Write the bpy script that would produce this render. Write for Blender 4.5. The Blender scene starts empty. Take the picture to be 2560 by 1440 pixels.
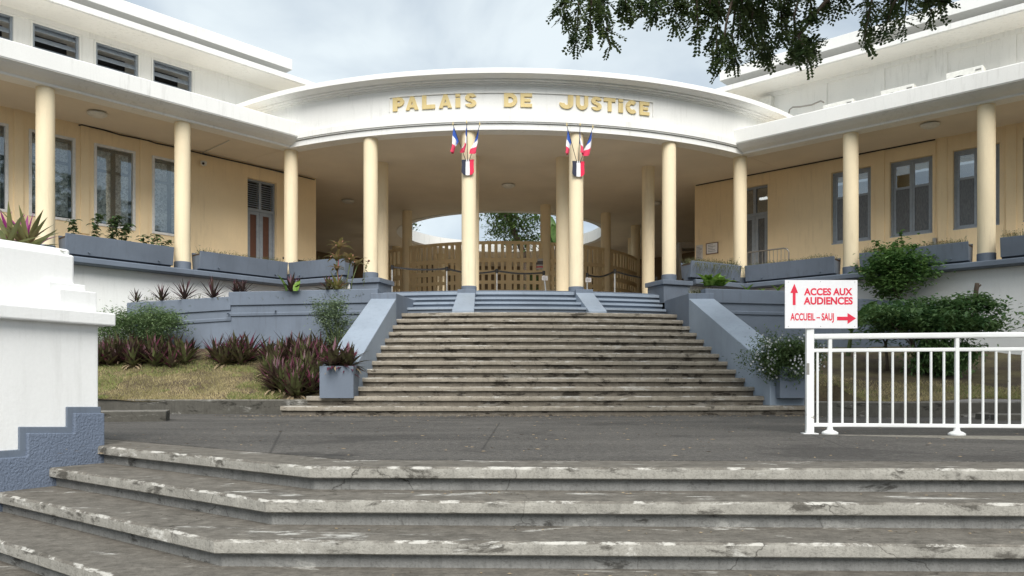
import bpy, bmesh, math, random
from math import sin, cos, tan, pi, radians, sqrt, atan2
from mathutils import Vector, Matrix, noise as mnoise

scene = bpy.context.scene
C = scene.collection
# ------------------------------------------------------------------ camera
F, HOR, EYE = 1964.0, 968.0, 0.49          # focal length and horizon in photo pixels, eye height over the landing
cam_d = bpy.data.cameras.new('camera'); cam = bpy.data.objects.new('camera', cam_d); C.objects.link(cam)
cam.location = (0, 0, EYE); cam.rotation_euler = (pi/2, 0, 0)
cam_d.sensor_width = 36; cam_d.lens = F/2560*36; cam_d.shift_y = (HOR-720)/2560
cam_d.clip_start = 0.05; cam_d.clip_end = 3000
scene.camera = cam
# ------------------------------------------------------------------ sky, sun, exposure
SUN_EL, SUN_AZ = radians(43), radians(172)
w = bpy.data.worlds.new('World'); scene.world = w; w.use_nodes = True
nt = w.node_tree; nt.nodes.clear()
def wn(t, **k):
    n = nt.nodes.new(t)
    for a, b in k.items(): setattr(n, a, b)
    return n
out = wn('ShaderNodeOutputWorld'); sky = wn('ShaderNodeTexSky', sky_type='NISHITA', sun_disc=False)
sky.sun_elevation = SUN_EL; sky.sun_rotation = SUN_AZ
b1 = wn('ShaderNodeBackground'); b1.inputs[1].default_value = 0.07
nt.links.new(sky.outputs[0], b1.inputs[0])
tc = wn('ShaderNodeTexCoord'); mp = wn('ShaderNodeMapping'); mp.inputs['Scale'].default_value = (1.3, 1.3, 2.6); mp.inputs['Location'].default_value = (0.35, 0.1, 0.2)
n1 = wn('ShaderNodeTexNoise'); n1.inputs['Scale'].default_value = 1.9; n1.inputs['Detail'].default_value = 6; n1.inputs['Roughness'].default_value = 0.5
n1.inputs['Distortion'].default_value = 0.3
cr = wn('ShaderNodeValToRGB')
cr.color_ramp.elements[0].position = 0.38; cr.color_ramp.elements[0].color = (0.42, 0.50, 0.59, 1)
cr.color_ramp.elements[1].position = 0.58; cr.color_ramp.elements[1].color = (0.80, 0.875, 0.90, 1)
nt.links.new(tc.outputs['Generated'], mp.inputs[0]); nt.links.new(mp.outputs[0], n1.inputs['Vector']); nt.links.new(n1.outputs[0], cr.inputs[0])
b2 = wn('ShaderNodeBackground'); b2.inputs[1].default_value = 0.58
nt.links.new(cr.outputs[0], b2.inputs[0])
mx = wn('ShaderNodeMixShader'); mx.inputs[0].default_value = 0.86
nt.links.new(b1.outputs[0], mx.inputs[1]); nt.links.new(b2.outputs[0], mx.inputs[2]); nt.links.new(mx.outputs[0], out.inputs[0])
sd_ = bpy.data.lights.new('sun', 'SUN'); sun = bpy.data.objects.new('sun', sd_); C.objects.link(sun)
sd_.energy = 2.1; sd_.angle = radians(40); sd_.color = (1.0, 0.96, 0.90)
dirv = Vector((sin(SUN_AZ)*cos(SUN_EL), cos(SUN_AZ)*cos(SUN_EL), sin(SUN_EL)))
sun.rotation_euler = (-dirv).to_track_quat('-Z', 'Y').to_euler(); sun.location = dirv*60
vs = scene.view_settings; vs.view_transform = 'Standard'; vs.look = 'None'; vs.gamma = 1; vs.exposure = 1.0; vs.use_curve_mapping = False
scene.render.engine = 'CYCLES'; scene.cycles.use_denoising = True; scene.cycles.max_bounces = 8; scene.cycles.diffuse_bounces = 5
scene.cycles.transparent_max_bounces = 12; scene.cycles.caustics_reflective = False; scene.cycles.caustics_refractive = False

R = random.Random(11)
# ------------------------------------------------------------------ pixel and frame helpers
def at(px, py, D): return Vector(((px-1280)/F*D, D, EYE+(HOR-py)/F*D))
BA = radians(2.8); bc, bs = cos(BA), sin(BA)
def B(lx, ly, z=None):                      # building frame (axis of symmetry = local y) to world
    p = (0.27+lx*bc-ly*bs, 19.7+lx*bs+ly*bc)
    return p if z is None else Vector((p[0], p[1], z))
Q = sqrt(0.5)
def wing(sd, s, o, z=None): return B(sd*(6.15+Q*s-Q*o), 1.79-Q*s-Q*o, z)     # s along the wing from its inner column, o towards the court
def wing_s(sd, px, o):
    r = (px-1280)/F; p0 = wing(sd, 0, o); p1 = wing(sd, 1, o)
    return (r*p0[1]-p0[0])/((p1[0]-p0[0])-r*(p1[1]-p0[1]))
def wing_z(sd, px, py, o):
    p = wing(sd, wing_s(sd, px, o), o); return EYE+(HOR-py)/F*p[1]
AC = 11.1                                   # centre of the portico arc on the axis
def arc(a, r, z=None): return B(r*sin(a), AC-r*cos(a), z)
def arc_px(px, r):
    lo, hi = -1.0, 1.0
    for _ in range(50):
        m = (lo+hi)/2; p = arc(m, r)
        if 1280+F*p[0]/p[1] < px: lo = m
        else: hi = m
    return lo
def arcpath(a0, a1, r, n): return [arc(a0+(a1-a0)*i/n, r) for i in range(n+1)]
# ------------------------------------------------------------------ mesh helpers
class MB:
    def __init__(s): s.v = []; s.f = []
    def add(s, vs, fs):
        k = len(s.v); s.v += [tuple(p) for p in vs]; s.f += [tuple(i+k for i in f) for f in fs]
    def hexa(s, p):                          # 8 points: bottom 4, top 4
        s.add(p, [(3,2,1,0),(4,5,6,7),(0,1,5,4),(1,2,6,5),(2,3,7,6),(3,0,4,7)])
    def box(s, x0, x1, y0, y1, z0, z1):
        s.hexa([(x0,y0,z0),(x1,y0,z0),(x1,y1,z0),(x0,y1,z0),(x0,y0,z1),(x1,y0,z1),(x1,y1,z1),(x0,y1,z1)])
    def fbox(s, o, ex, ey, x0, x1, y0, y1, z0, z1):      # box in a turned frame; o world 2D/3D, ex and ey 2D unit
        oz = o[2] if len(o) > 2 else 0
        q = lambda x, y, z: (o[0]+ex[0]*x+ey[0]*y, o[1]+ex[1]*x+ey[1]*y, oz+z)
        s.hexa([q(x0,y0,z0),q(x1,y0,z0),q(x1,y1,z0),q(x0,y1,z0),q(x0,y0,z1),q(x1,y0,z1),q(x1,y1,z1),q(x0,y1,z1)])
    def wbox(s, sd, s0, s1, o0, o1, z0, z1):             # box in a wing's frame
        s.hexa([wing(sd,s0,o0,z0),wing(sd,s1,o0,z0),wing(sd,s1,o1,z0),wing(sd,s0,o1,z0),wing(sd,s0,o0,z1),wing(sd,s1,o0,z1),wing(sd,s1,o1,z1),wing(sd,s0,o1,z1)])
    def sweep(s, path, prof, chip=None, amp=0.0, rnd=None, sub=0):   # prof: closed (offset towards the viewer, z); path left to right
        n = len(path); m = len(prof); pts = []
        nr = []
        for i in range(n):
            ds = []
            if i > 0: ds.append((path[i][0]-path[i-1][0], path[i][1]-path[i-1][1]))
            if i < n-1: ds.append((path[i+1][0]-path[i][0], path[i+1][1]-path[i][1]))
            ns = []
            for d in ds:
                l = sqrt(d[0]**2+d[1]**2) or 1; ns.append((d[1]/l, -d[0]/l))
            if len(ns) == 2:
                k = 1+ns[0][0]*ns[1][0]+ns[0][1]*ns[1][1]
                nr.append(((ns[0][0]+ns[1][0])/k, (ns[0][1]+ns[1][1])/k))
            else: nr.append(ns[0])
        rows = []
        for i in range(n):
            p = path[i]; zb = p[2] if len(p) > 2 else 0
            rows.append([(p[0]+nr[i][0]*o, p[1]+nr[i][1]*o, z+zb) for o, z in prof])
        if sub:                                  # cut long runs into short lengths so that edges can be chipped
            rr_ = []
            for i in range(n-1):
                k = max(1, int(sqrt((path[i+1][0]-path[i][0])**2+(path[i+1][1]-path[i][1])**2)/sub))
                rr_ += [[tuple(a+(b-a)*q/k for a, b in zip(pa, pb)) for pa, pb in zip(rows[i], rows[i+1])] for q in range(k)]
            rows = rr_+[rows[-1]]; n = len(rows)
        if chip:
            ref = max(range(m), key=lambda j: prof[j][0]); back = min(range(m), key=lambda j: prof[j][0])
            for i in range(1, n-1):
                a, b = rows[i][ref], rows[i][back]; d = (a[0]-b[0], a[1]-b[1]); l = sqrt(d[0]**2+d[1]**2) or 1
                for j in chip:
                    q = abs(rnd.gauss(0, amp))+(rnd.random() < 0.05)*rnd.uniform(0, 3*amp); p = rows[i][j]
                    rows[i][j] = (p[0]-d[0]/l*q, p[1]-d[1]/l*q, p[2]-abs(rnd.gauss(0, amp*0.4)))
        pts = [p for r in rows for p in r]
        fs = []
        for i in range(n-1):
            for j in range(m):
                a, b = i*m+j, i*m+(j+1) % m
                fs.append((a, b, b+m, a+m))
        fs.append(tuple(range(m-1, -1, -1))); fs.append(tuple((n-1)*m+j for j in range(m)))
        s.add(pts, fs)
    def lathe(s, c, prof, n=24, cap=True):               # prof (radius, z) from the bottom up
        pts = []; fs = []
        for r, z in prof:
            for i in range(n): pts.append((c[0]+r*cos(2*pi*i/n), c[1]+r*sin(2*pi*i/n), z+(c[2] if len(c) > 2 else 0)))
        for k in range(len(prof)-1):
            for i in range(n): fs.append((k*n+i, k*n+(i+1) % n, (k+1)*n+(i+1) % n, (k+1)*n+i))
        if cap: fs.append(tuple(range(n-1, -1, -1))); fs.append(tuple((len(prof)-1)*n+i for i in range(n)))
        s.add(pts, fs)
    def tube(s, pts, rad, n=6):
        pts = [Vector(p) for p in pts]; k = len(pts); vs = []; fs = []
        rad = rad if isinstance(rad, (list, tuple)) else [rad]*k
        up = Vector((0.13, 0.21, 0.97))
        for i in range(k):
            d = (pts[min(i+1, k-1)]-pts[max(i-1, 0)])
            d = d.normalized() if d.length > 1e-9 else Vector((0,0,1))
            u = d.cross(up)
            if u.length < 0.05: u = d.cross(Vector((1,0,0)))
            u.normalize(); v = d.cross(u)
            for j in range(n): vs.append(pts[i]+(u*cos(2*pi*j/n)+v*sin(2*pi*j/n))*rad[i])
        for i in range(k-1):
            for j in range(n): fs.append((i*n+j, i*n+(j+1) % n, (i+1)*n+(j+1) % n, (i+1)*n+j))
        fs.append(tuple(range(n-1, -1, -1))); fs.append(tuple((k-1)*n+j for j in range(n)))
        s.add(vs, fs)
    def prism(s, poly, vec):                              # planar polygon of 3D points pushed along vec
        n = len(poly); a = [Vector(p) for p in poly]; b = [p+Vector(vec) for p in a]
        s.add(a+b, [tuple(range(n-1, -1, -1)), tuple(range(n, 2*n))]+[(i, (i+1) % n, n+(i+1) % n, n+i) for i in range(n)])
ORG = {}
def obj(name, mb, mat, parent=None, origin=None, smooth=False, bev=0, recalc=True, kind=None):
    if parent is not None: org = ORG[parent.name]
    elif origin is not None: org = Vector(origin)
    else:
        xs = [p[0] for p in mb.v]; ys = [p[1] for p in mb.v]; zs = [p[2] for p in mb.v]
        org = Vector(((min(xs)+max(xs))/2, (min(ys)+max(ys))/2, min(zs)))
    me = bpy.data.meshes.new(name)
    me.from_pydata([(p[0]-org.x, p[1]-org.y, p[2]-org.z) for p in mb.v], [], mb.f)
    if recalc:
        bm = bmesh.new(); bm.from_mesh(me); bmesh.ops.recalc_face_normals(bm, faces=bm.faces); bm.to_mesh(me); bm.free()
    if smooth:
        me.polygons.foreach_set('use_smooth', [True]*len(me.polygons))
        if smooth is not True: me.set_sharp_from_angle(angle=radians(smooth))
    me.materials.append(mat)
    o = bpy.data.objects.new(name, me); C.objects.link(o)
    if parent is not None: o.parent = parent
    else: o.location = org
    ORG[o.name] = org
    if bev:
        m = o.modifiers.new('bevel', 'BEVEL'); m.width = bev; m.segments = 2; m.limit_method = 'ANGLE'; m.angle_limit = radians(40)
    if kind: o['kind'] = kind
    return o
def thing(name, label, cat, loc, group=None, kind=None):
    o = bpy.data.objects.new(name, None); C.objects.link(o); o.location = loc; o.empty_display_size = 0.2
    ORG[o.name] = Vector(loc); return tag(o, label, cat, group, kind)
def tag(o, label, cat, group=None, kind=None):
    o['label'] = label; o['category'] = cat
    if group: o['group'] = group
    if kind: o['kind'] = kind
    return o
# ------------------------------------------------------------------ materials
def nodes(name):
    m = bpy.data.materials.new(name); m.use_nodes = True; t = m.node_tree
    return m, t, t.nodes['Principled BSDF'], t.nodes['Material Output']
def nd(t, typ, **k):
    n = t.nodes.new(typ)
    for a, b in k.items():
        if a.startswith('i_'): n.inputs[int(a[2:]) if a[2:].isdigit() else a[2:].replace('_', ' ')].default_value = b
        else: setattr(n, a, b)
    return n
def pos(t, scale=(1,1,1)):
    g = nd(t, 'ShaderNodeNewGeometry'); m = nd(t, 'ShaderNodeMapping'); m.inputs['Scale'].default_value = scale
    t.links.new(g.outputs['Position'], m.inputs[0]); return m.outputs[0], g
def noise(t, vec, sc, det=4, rough=0.55, dist=0):
    n = nd(t, 'ShaderNodeTexNoise'); n.inputs['Scale'].default_value = sc; n.inputs['Detail'].default_value = det
    n.inputs['Roughness'].default_value = rough; n.inputs['Distortion'].default_value = dist
    t.links.new(vec, n.inputs['Vector']); return n.outputs[0]
def ramp(t, fac, stops):
    r = nd(t, 'ShaderNodeValToRGB'); e = r.color_ramp.elements
    while len(e) < len(stops): e.new(0.5)
    for i, (p, c) in enumerate(stops):
        e[i].position = p; e[i].color = (c, c, c, 1) if isinstance(c, (int, float)) else (*c, 1)
    t.links.new(fac, r.inputs[0]); return r.outputs[0]
def mix(t, fac, a, b, mode='MIX'):
    m = nd(t, 'ShaderNodeMix', data_type='RGBA', blend_type=mode)
    for sock, val in ((m.inputs[0], fac), (m.inputs[6], a), (m.inputs[7], b)):
        if isinstance(val, bpy.types.NodeSocket): t.links.new(val, sock)
        elif isinstance(val, (int, float)): sock.default_value = val
        else: sock.default_value = (*val, 1)
    return m.outputs[2]
def math_(t, op, a, b=0.0):
    m = nd(t, 'ShaderNodeMath', operation=op)
    for i, val in enumerate((a, b)):
        if isinstance(val, bpy.types.NodeSocket): t.links.new(val, m.inputs[i])
        else: m.inputs[i].default_value = val
    return m.outputs[0]
def bump(t, bsdf, h, strength, dist=0.01):
    b = nd(t, 'ShaderNodeBump'); b.inputs['Strength'].default_value = strength; b.inputs['Distance'].default_value = dist
    t.links.new(h, b.inputs['Height']); t.links.new(b.outputs[0], bsdf.inputs['Normal'])
def plaster(name, col, var=0.08, dirt=(0.25,0.24,0.2), dirt_amt=0.25, rough=0.75, bs=60, bst=0.25, streak=True, bd=0.004):
    m, t, b, o = nodes(name)
    v, g = pos(t)
    big = noise(t, v, 0.9, 5)
    c = mix(t, ramp(t, big, [(0.3, 0), (0.7, 1)]), tuple(x*(1-var) for x in col), tuple(min(1, x*(1+var)) for x in col))
    sp = noise(t, v, 35, 3)
    c = mix(t, ramp(t, sp, [(0.35, 0.10), (0.65, 0)]), c, tuple(x*0.75 for x in col))
    if streak:
        vv, _ = pos(t, (5, 5, 0.55)); st = noise(t, vv, 2.2, 6, 0.65)
        st2 = noise(t, v, 0.6, 3)
        f = math_(t, 'MULTIPLY', ramp(t, st, [(0.52, 0), (0.75, dirt_amt)]), ramp(t, st2, [(0.38, 0), (0.62, 1)]))
        c = mix(t, f, c, dirt)
    t.links.new(c, b.inputs['Base Color']); b.inputs['Roughness'].default_value = rough
    b.inputs['Specular IOR Level'].default_value = 0.25
    bump(t, b, noise(t, v, bs, 4), bst, bd)
    return m
WHITE = plaster('white_plaster', (0.82, 0.82, 0.795), 0.04, (0.30,0.295,0.26), 0.36)
WHITE2 = plaster('white_wall_paint', (0.84, 0.845, 0.835), 0.035, (0.45,0.45,0.42), 0.34, bs=45, bst=0.4)
CREAM = plaster('ochre_wall_paint', (0.89, 0.72, 0.47), 0.06, (0.48,0.35,0.21), 0.30, bs=90, bst=0.35)
COLM = plaster('cream_column_paint', (0.86, 0.735, 0.515), 0.05, (0.5,0.39,0.26), 0.42, bs=80, bst=0.3)
SOFF = plaster('soffit_paint', (0.74, 0.67, 0.56), 0.06, (0.4,0.33,0.25), 0.1, streak=False)
BLUE = plaster('slate_blue_paint', (0.155, 0.185, 0.232), 0.15, (0.09,0.10,0.12), 0.6, rough=0.6)
BLUEL = plaster('skylit_blue_paint', (0.285, 0.335, 0.40), 0.14, (0.15,0.17,0.2), 0.5, rough=0.55)  # same slate blue paint, made paler to carry the sky light on it
BLUER = plaster('rough_blue_render', (0.16, 0.195, 0.262), 0.07, (0.10,0.12,0.15), 0.5, bs=55, bst=0.7, bd=0.018)
LATT = plaster('tan_lattice_paint', (0.82, 0.67, 0.43), 0.06, (0.3,0.22,0.12), 0.2)
GOLD = plaster('gilt_letter_paint', (0.70, 0.56, 0.27), 0.10, (0.25,0.17,0.06), 0.6, rough=0.5)
TILE = plaster('warm_bounce_floor', (0.56, 0.48, 0.38), 0.12, streak=False, rough=0.4)  # unseen floor, toned pale and warm to bounce light onto the ceiling
TIMB = plaster('brown_court_wall', (0.20, 0.15, 0.10), 0.2, (0.08,0.06,0.04), 0.4)
EAVEGREY = plaster('eave_bounce_grey', (0.40, 0.40, 0.385), 0.2, streak=False)  # for an added sheet that cuts the bounce light off the eave
SOIL = plaster('soil', (0.085, 0.06, 0.042), 0.35, streak=False, bs=20, bst=1.0, bd=0.04)
def simple(name, col, rough=0.5, metal=0.0, spec=0.4):
    m, t, b, o = nodes(name); v, g = pos(t)
    n = noise(t, v, 12, 4)
    c = mix(t, ramp(t, n, [(0.3, 0), (0.7, 1)]), tuple(x*0.9 for x in col), tuple(min(1, x*1.08) for x in col))
    t.links.new(c, b.inputs['Base Color']); b.inputs['Roughness'].default_value = rough; b.inputs['Metallic'].default_value = metal
    b.inputs['Specular IOR Level'].default_value = spec
    return m
def chipped():
    m, t, b, o = nodes('chipped_white_paint'); v, g = pos(t)
    n = noise(t, v, 8, 6, 0.7); n2 = noise(t, v, 3, 4)
    c = mix(t, ramp(t, n2, [(0.35, 0), (0.7, 1)]), (0.84, 0.85, 0.84), (0.72, 0.73, 0.71))
    c = mix(t, ramp(t, n, [(0.66, 0), (0.69, 0.8)]), c, (0.30, 0.26, 0.22))
    t.links.new(c, b.inputs['Base Color']); b.inputs['Roughness'].default_value = 0.45; return m
WPAINT = chipped()
FRAMEG = simple('grey_blue_frame_paint', (0.30, 0.34, 0.39), 0.45)
FRAMED = simple('dark_casement_paint', (0.11, 0.13, 0.15), 0.4)
FRAMEW = simple('white_frame_paint', (0.72, 0.72, 0.71), 0.4)
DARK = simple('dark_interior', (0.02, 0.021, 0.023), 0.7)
ROOMB = simple('room_wall', (0.32, 0.28, 0.22), 0.8)
BLACK = simple('black_plastic', (0.015, 0.015, 0.016), 0.45)
CHROME = simple('brushed_steel', (0.62, 0.62, 0.62), 0.28, 0.9)
GALV = simple('galvanised_steel', (0.30, 0.29, 0.27), 0.5, 0.6)
BROWNP = simple('brown_door_panel', (0.125, 0.058, 0.04), 0.5)
RED = simple('sign_red', (0.70, 0.02, 0.06), 0.5)
SIGNW = plaster('sign_white', (0.81, 0.81, 0.825), 0.03, (0.45,0.44,0.42), 0.45, rough=0.4, bst=0.05)
PAPER = simple('notice_paper', (0.62, 0.62, 0.64), 0.7)
INK = simple('notice_ink', (0.16, 0.16, 0.18), 0.8)
FBLUE = simple('flag_blue', (0.035, 0.10, 0.42), 0.8); FWHITE = simple('flag_white', (0.82, 0.82, 0.84), 0.8); FRED = simple('flag_red', (0.72, 0.06, 0.13), 0.8)
SNAVY = simple('shield_navy', (0.012, 0.016, 0.045), 0.4); SRED = simple('shield_red', (0.78, 0.01, 0.07), 0.4)
ACW = simple('air_conditioner_casing', (0.70, 0.70, 0.66), 0.5)
BARK = plaster('bark', (0.10, 0.075, 0.055), 0.3, (0.04,0.03,0.02), 0.6, bs=30, bst=1.0, bd=0.02)
STEMG = simple('green_stem', (0.10, 0.13, 0.05), 0.7)
STEMR = simple('red_stem', (0.25, 0.06, 0.06), 0.7)
def glassmat(name, refl, tint):
    m, t, b, o = nodes(name)
    tr = nd(t, 'ShaderNodeBsdfTransparent'); tr.inputs[0].default_value = (*tint, 1)
    gl = nd(t, 'ShaderNodeBsdfGlossy'); gl.inputs['Roughness'].default_value = 0.02; gl.inputs[0].default_value = (0.9, 0.95, 0.97, 1)
    v, g = pos(t); bp = nd(t, 'ShaderNodeBump'); bp.inputs['Strength'].default_value = 0.05; bp.inputs['Distance'].default_value = 0.02
    t.links.new(noise(t, v, 3, 2), bp.inputs['Height']); t.links.new(bp.outputs[0], gl.inputs['Normal'])
    fr = nd(t, 'ShaderNodeFresnel'); fr.inputs[0].default_value = 1.5
    f = math_(t, 'ADD', fr.outputs[0], refl)
    s = nd(t, 'ShaderNodeMixShader'); t.links.new(f, s.inputs[0]); t.links.new(tr.outputs[0], s.inputs[1]); t.links.new(gl.outputs[0], s.inputs[2])
    t.links.new(s.outputs[0], o.inputs[0]); return m
GLASS = glassmat('window_glass', 0.08, (0.93, 0.95, 0.95))
GLASSD = glassmat('dark_window_glass', 0.20, (0.45, 0.47, 0.48))
def frosted():
    m, t, b, o = nodes('figured_glass'); v, g = pos(t)
    n = noise(t, v, 17, 3, 0.65, 0.8)
    c = mix(t, ramp(t, n, [(0.40, 0), (0.56, 1)]), (0.38, 0.41, 0.41), (0.92, 0.94, 0.93))  # pale mottle painted in for the sky's glimmer on the glass
    t.links.new(c, b.inputs['Base Color']); b.inputs['Roughness'].default_value = 0.25; b.inputs['Specular IOR Level'].default_value = 0.8
    bump(t, b, n, 1.0, 0.02); return m
FROST = frosted()
def meshpanel():
    m, t, b, o = nodes('window_mesh_panel'); v, g = pos(t, (1,1,0.15))
    n = noise(t, v, 70, 2)
    c = mix(t, ramp(t, n, [(0.4, 0), (0.6, 1)]), (0.075, 0.08, 0.085), (0.13, 0.135, 0.14))
    t.links.new(c, b.inputs['Base Color']); b.inputs['Roughness'].default_value = 0.35; return m
MESHP = meshpanel()
def concrete(name, front, tread, stain, white_amt=1.0, crack=True, stain_at=0.575):
    m, t, b, o = nodes(name); v, g = pos(t)
    nz = nd(t, 'ShaderNodeSeparateXYZ'); t.links.new(g.outputs['Normal'], nz.inputs[0])
    up = ramp(t, nz.outputs[2], [(0.45, 0), (0.75, 1)])
    vs_, _ = pos(t, (9, 9, 0.8)); st = noise(t, vs_, 3, 6, 0.7)                        # drips down the faces
    vb, _ = pos(t, (0.55, 0.55, 1.6)); blot = noise(t, vb, 4.5, 7, 0.68, 0.4); fine = noise(t, v, 70, 3, 0.7); med = noise(t, v, 9, 5, 0.6)
    fr = mix(t, ramp(t, med, [(0.3, 0), (0.7, 1)]), tuple(x*0.82 for x in front), tuple(min(1, x*1.12) for x in front))
    fr = mix(t, ramp(t, st, [(0.50, 0), (0.72, 0.45)]), fr, tuple(x*0.5 for x in front))
    tr = mix(t, ramp(t, med, [(0.3, 0), (0.7, 1)]), tuple(x*0.75 for x in tread), tuple(x*1.25 for x in tread))
    vt, _ = pos(t, (12, 24, 24)); tn = noise(t, vt, 1.3, 4, 0.7); tr = mix(t, ramp(t, tn, [(0.32, 0.6), (0.48, 0)]), tr, tuple(x*0.4 for x in tread)); tr = mix(t, ramp(t, tn, [(0.56, 0), (0.70, 0.45)]), tr, tuple(x*1.9 for x in tread))
    c = mix(t, up, fr, tr)
    c = mix(t, math_(t, 'MULTIPLY', ramp(t, blot, [(stain_at, 0), (stain_at+0.065, 0.8)]), ramp(t, up, [(0.0, 1), (1.0, 0.3)])), c, stain)
    vw, _ = pos(t, (0.55, 1.5, 2.0)); wn_ = noise(t, vw, 2.6, 8, 0.72, 0.5)
    wf = math_(t, 'MULTIPLY', ramp(t, wn_, [(0.575, 0), (0.625, 0.85*white_amt)]), ramp(t, med, [(0.4, 0.35), (0.6, 1)]))
    c = mix(t, wf, c, (0.62, 0.61, 0.57))
    c = mix(t, ramp(t, fine, [(0.3, 0.35), (0.5, 0)]), c, tuple(x*0.35 for x in tread))
    c = mix(t, ramp(t, fine, [(0.66, 0), (0.74, 0.35)]), c, (0.5, 0.48, 0.42))
    wa = nd(t, 'ShaderNodeAttribute', attribute_name='wear'); vq, _ = pos(t, (1.0, 1.0, 3.0)); wq = noise(t, vq, 3.2, 8, 0.72, 0.3)
    c = mix(t, ramp(t, math_(t, 'ADD', math_(t, 'MULTIPLY', wa.outputs['Fac'], 0.42), wq), [(0.925, 0), (0.99, 0.75*white_amt)]), c, (0.60, 0.585, 0.54))
    h = fine
    if crack:
        wv = nd(t, 'ShaderNodeVectorMath', operation='ADD'); nn = nd(t, 'ShaderNodeTexNoise'); nn.inputs['Scale'].default_value = 3.5; nn.inputs['Detail'].default_value = 5
        t.links.new(v, nn.inputs['Vector']); sc = nd(t, 'ShaderNodeVectorMath', operation='SCALE'); sc.inputs['Scale'].default_value = 0.35
        t.links.new(nn.outputs['Color'], sc.inputs[0]); t.links.new(v, wv.inputs[0]); t.links.new(sc.outputs[0], wv.inputs[1])
        vo = nd(t, 'ShaderNodeTexVoronoi', feature='DISTANCE_TO_EDGE'); vo.inputs['Scale'].default_value = 1.15; t.links.new(wv.outputs[0], vo.inputs['Vector'])
        cf = math_(t, 'MULTIPLY', ramp(t, vo.outputs['Distance'], [(0.0, 1), (0.0045, 0)]), ramp(t, noise(t, v, 0.8, 2), [(0.50, 0), (0.58, 0.8)]))
        c = mix(t, cf, c, (0.03, 0.027, 0.022))
    t.links.new(c, b.inputs['Base Color']); b.inputs['Roughness'].default_value = 0.9; b.inputs['Specular IOR Level'].default_value = 0.15
    hb = math_(t, 'ADD', h, math_(t, 'MULTIPLY', med, 2.0))
    bump(t, b, hb, 0.55, 0.008); return m
CONC = concrete('weathered_concrete', (0.335, 0.322, 0.288), (0.16, 0.147, 0.127), (0.055, 0.05, 0.042), stain_at=0.55)
RISER = concrete('grey_riser_concrete', (0.245, 0.245, 0.235), (0.15, 0.14, 0.12), (0.04, 0.038, 0.034), 0.35)
CONCB = concrete('warm_old_concrete', (0.33, 0.295, 0.242), (0.20, 0.178, 0.145), (0.05, 0.042, 0.034), 0.7, stain_at=0.585)
RISERB = concrete('brown_riser_concrete', (0.20, 0.175, 0.142), (0.14, 0.125, 0.105), (0.020, 0.016, 0.013), 0.25, stain_at=0.53)
KERB = concrete('mossy_kerb_concrete', (0.10, 0.095, 0.082), (0.19, 0.18, 0.16), (0.025, 0.024, 0.02), 0.5)
STRIPC = concrete('pale_ground_concrete', (0.25, 0.235, 0.21), (0.25, 0.235, 0.20), (0.12, 0.11, 0.09), 0.5)
def asphalt():
    m, t, b, o = nodes('asphalt'); v, g = pos(t)
    vs_, _ = pos(t, (0.35, 1.6, 1)); big = noise(t, vs_, 0.7, 6, 0.6); fine = noise(t, v, 120, 3, 0.7); med = noise(t, v, 14, 5, 0.65)
    c = mix(t, ramp(t, big, [(0.32, 0), (0.68, 1)]), (0.060, 0.057, 0.054), (0.115, 0.108, 0.10))
    vm, _ = pos(t, (10, 26, 10)); ms = noise(t, vm, 1.6, 4, 0.7); c = mix(t, ramp(t, ms, [(0.52, 0), (0.68, 0.7)]), c, (0.20, 0.185, 0.165)); c = mix(t, ramp(t, ms, [(0.32, 0.7), (0.46, 0)]), c, (0.03, 0.029, 0.028)); c = mix(t, ramp(t, med, [(0.55, 0), (0.75, 0.35)]), c, (0.16, 0.145, 0.125))
    vp, _ = pos(t, (40, 95, 40)); vo = nd(t, 'ShaderNodeTexVoronoi'); vo.inputs['Scale'].default_value = 0.55; t.links.new(vp, vo.inputs['Vector'])
    c = mix(t, ramp(t, vo.outputs['Distance'], [(0.11, 0.7), (0.17, 0)]), c, (0.26, 0.245, 0.22))
    sp2 = noise(t, v, 45, 2, 0.6); c = mix(t, ramp(t, sp2, [(0.60, 0), (0.70, 0.55)]), c, (0.22, 0.21, 0.19)); c = mix(t, ramp(t, sp2, [(0.30, 0.6), (0.42, 0)]), c, (0.025, 0.025, 0.025)); c = mix(t, ramp(t, fine, [(0.60, 0), (0.70, 0.7)]), c, (0.34, 0.33, 0.30))
    c = mix(t, ramp(t, fine, [(0.28, 0.6), (0.40, 0)]), c, (0.02, 0.02, 0.02))
    sn = noise(t, v, 0.55, 7, 0.7, 0.6); c = mix(t, ramp(t, sn, [(0.55, 0), (0.60, 0.45)]), c, (0.04, 0.038, 0.036)); c = mix(t, ramp(t, sn, [(0.36, 0.3), (0.42, 0)]), c, (0.17, 0.16, 0.145))
    vl = nd(t, 'ShaderNodeTexVoronoi', feature='DISTANCE_TO_EDGE'); vl.inputs['Scale'].default_value = 0.28; t.links.new(v, vl.inputs['Vector'])
    c = mix(t, ramp(t, vl.outputs['Distance'], [(0, 0.55), (0.004, 0)]), c, (0.02, 0.02, 0.02))
    t.links.new(c, b.inputs['Base Color']); b.inputs['Roughness'].default_value = 0.88; b.inputs['Specular IOR Level'].default_value = 0.2
    bump(t, b, math_(t, 'ADD', fine, med), 0.6, 0.006); return m
ASPH = asphalt()
def bankmat():
    m, t, b, o = nodes('dry_lawn_soil'); v, g = pos(t)
    a = noise(t, v, 1.3, 5); f = noise(t, v, 30, 4, 0.7)
    c = mix(t, ramp(t, a, [(0.40, 0), (0.60, 1)]), (0.10, 0.072, 0.045), (0.20, 0.165, 0.08))
    c = mix(t, ramp(t, f, [(0.35, 0.6), (0.6, 0)]), c, (0.05, 0.038, 0.025))
    t.links.new(c, b.inputs['Base Color']); b.inputs['Roughness'].default_value = 0.95
    bump(t, b, f, 1.0, 0.03); return m
BANKM = bankmat()
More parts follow.
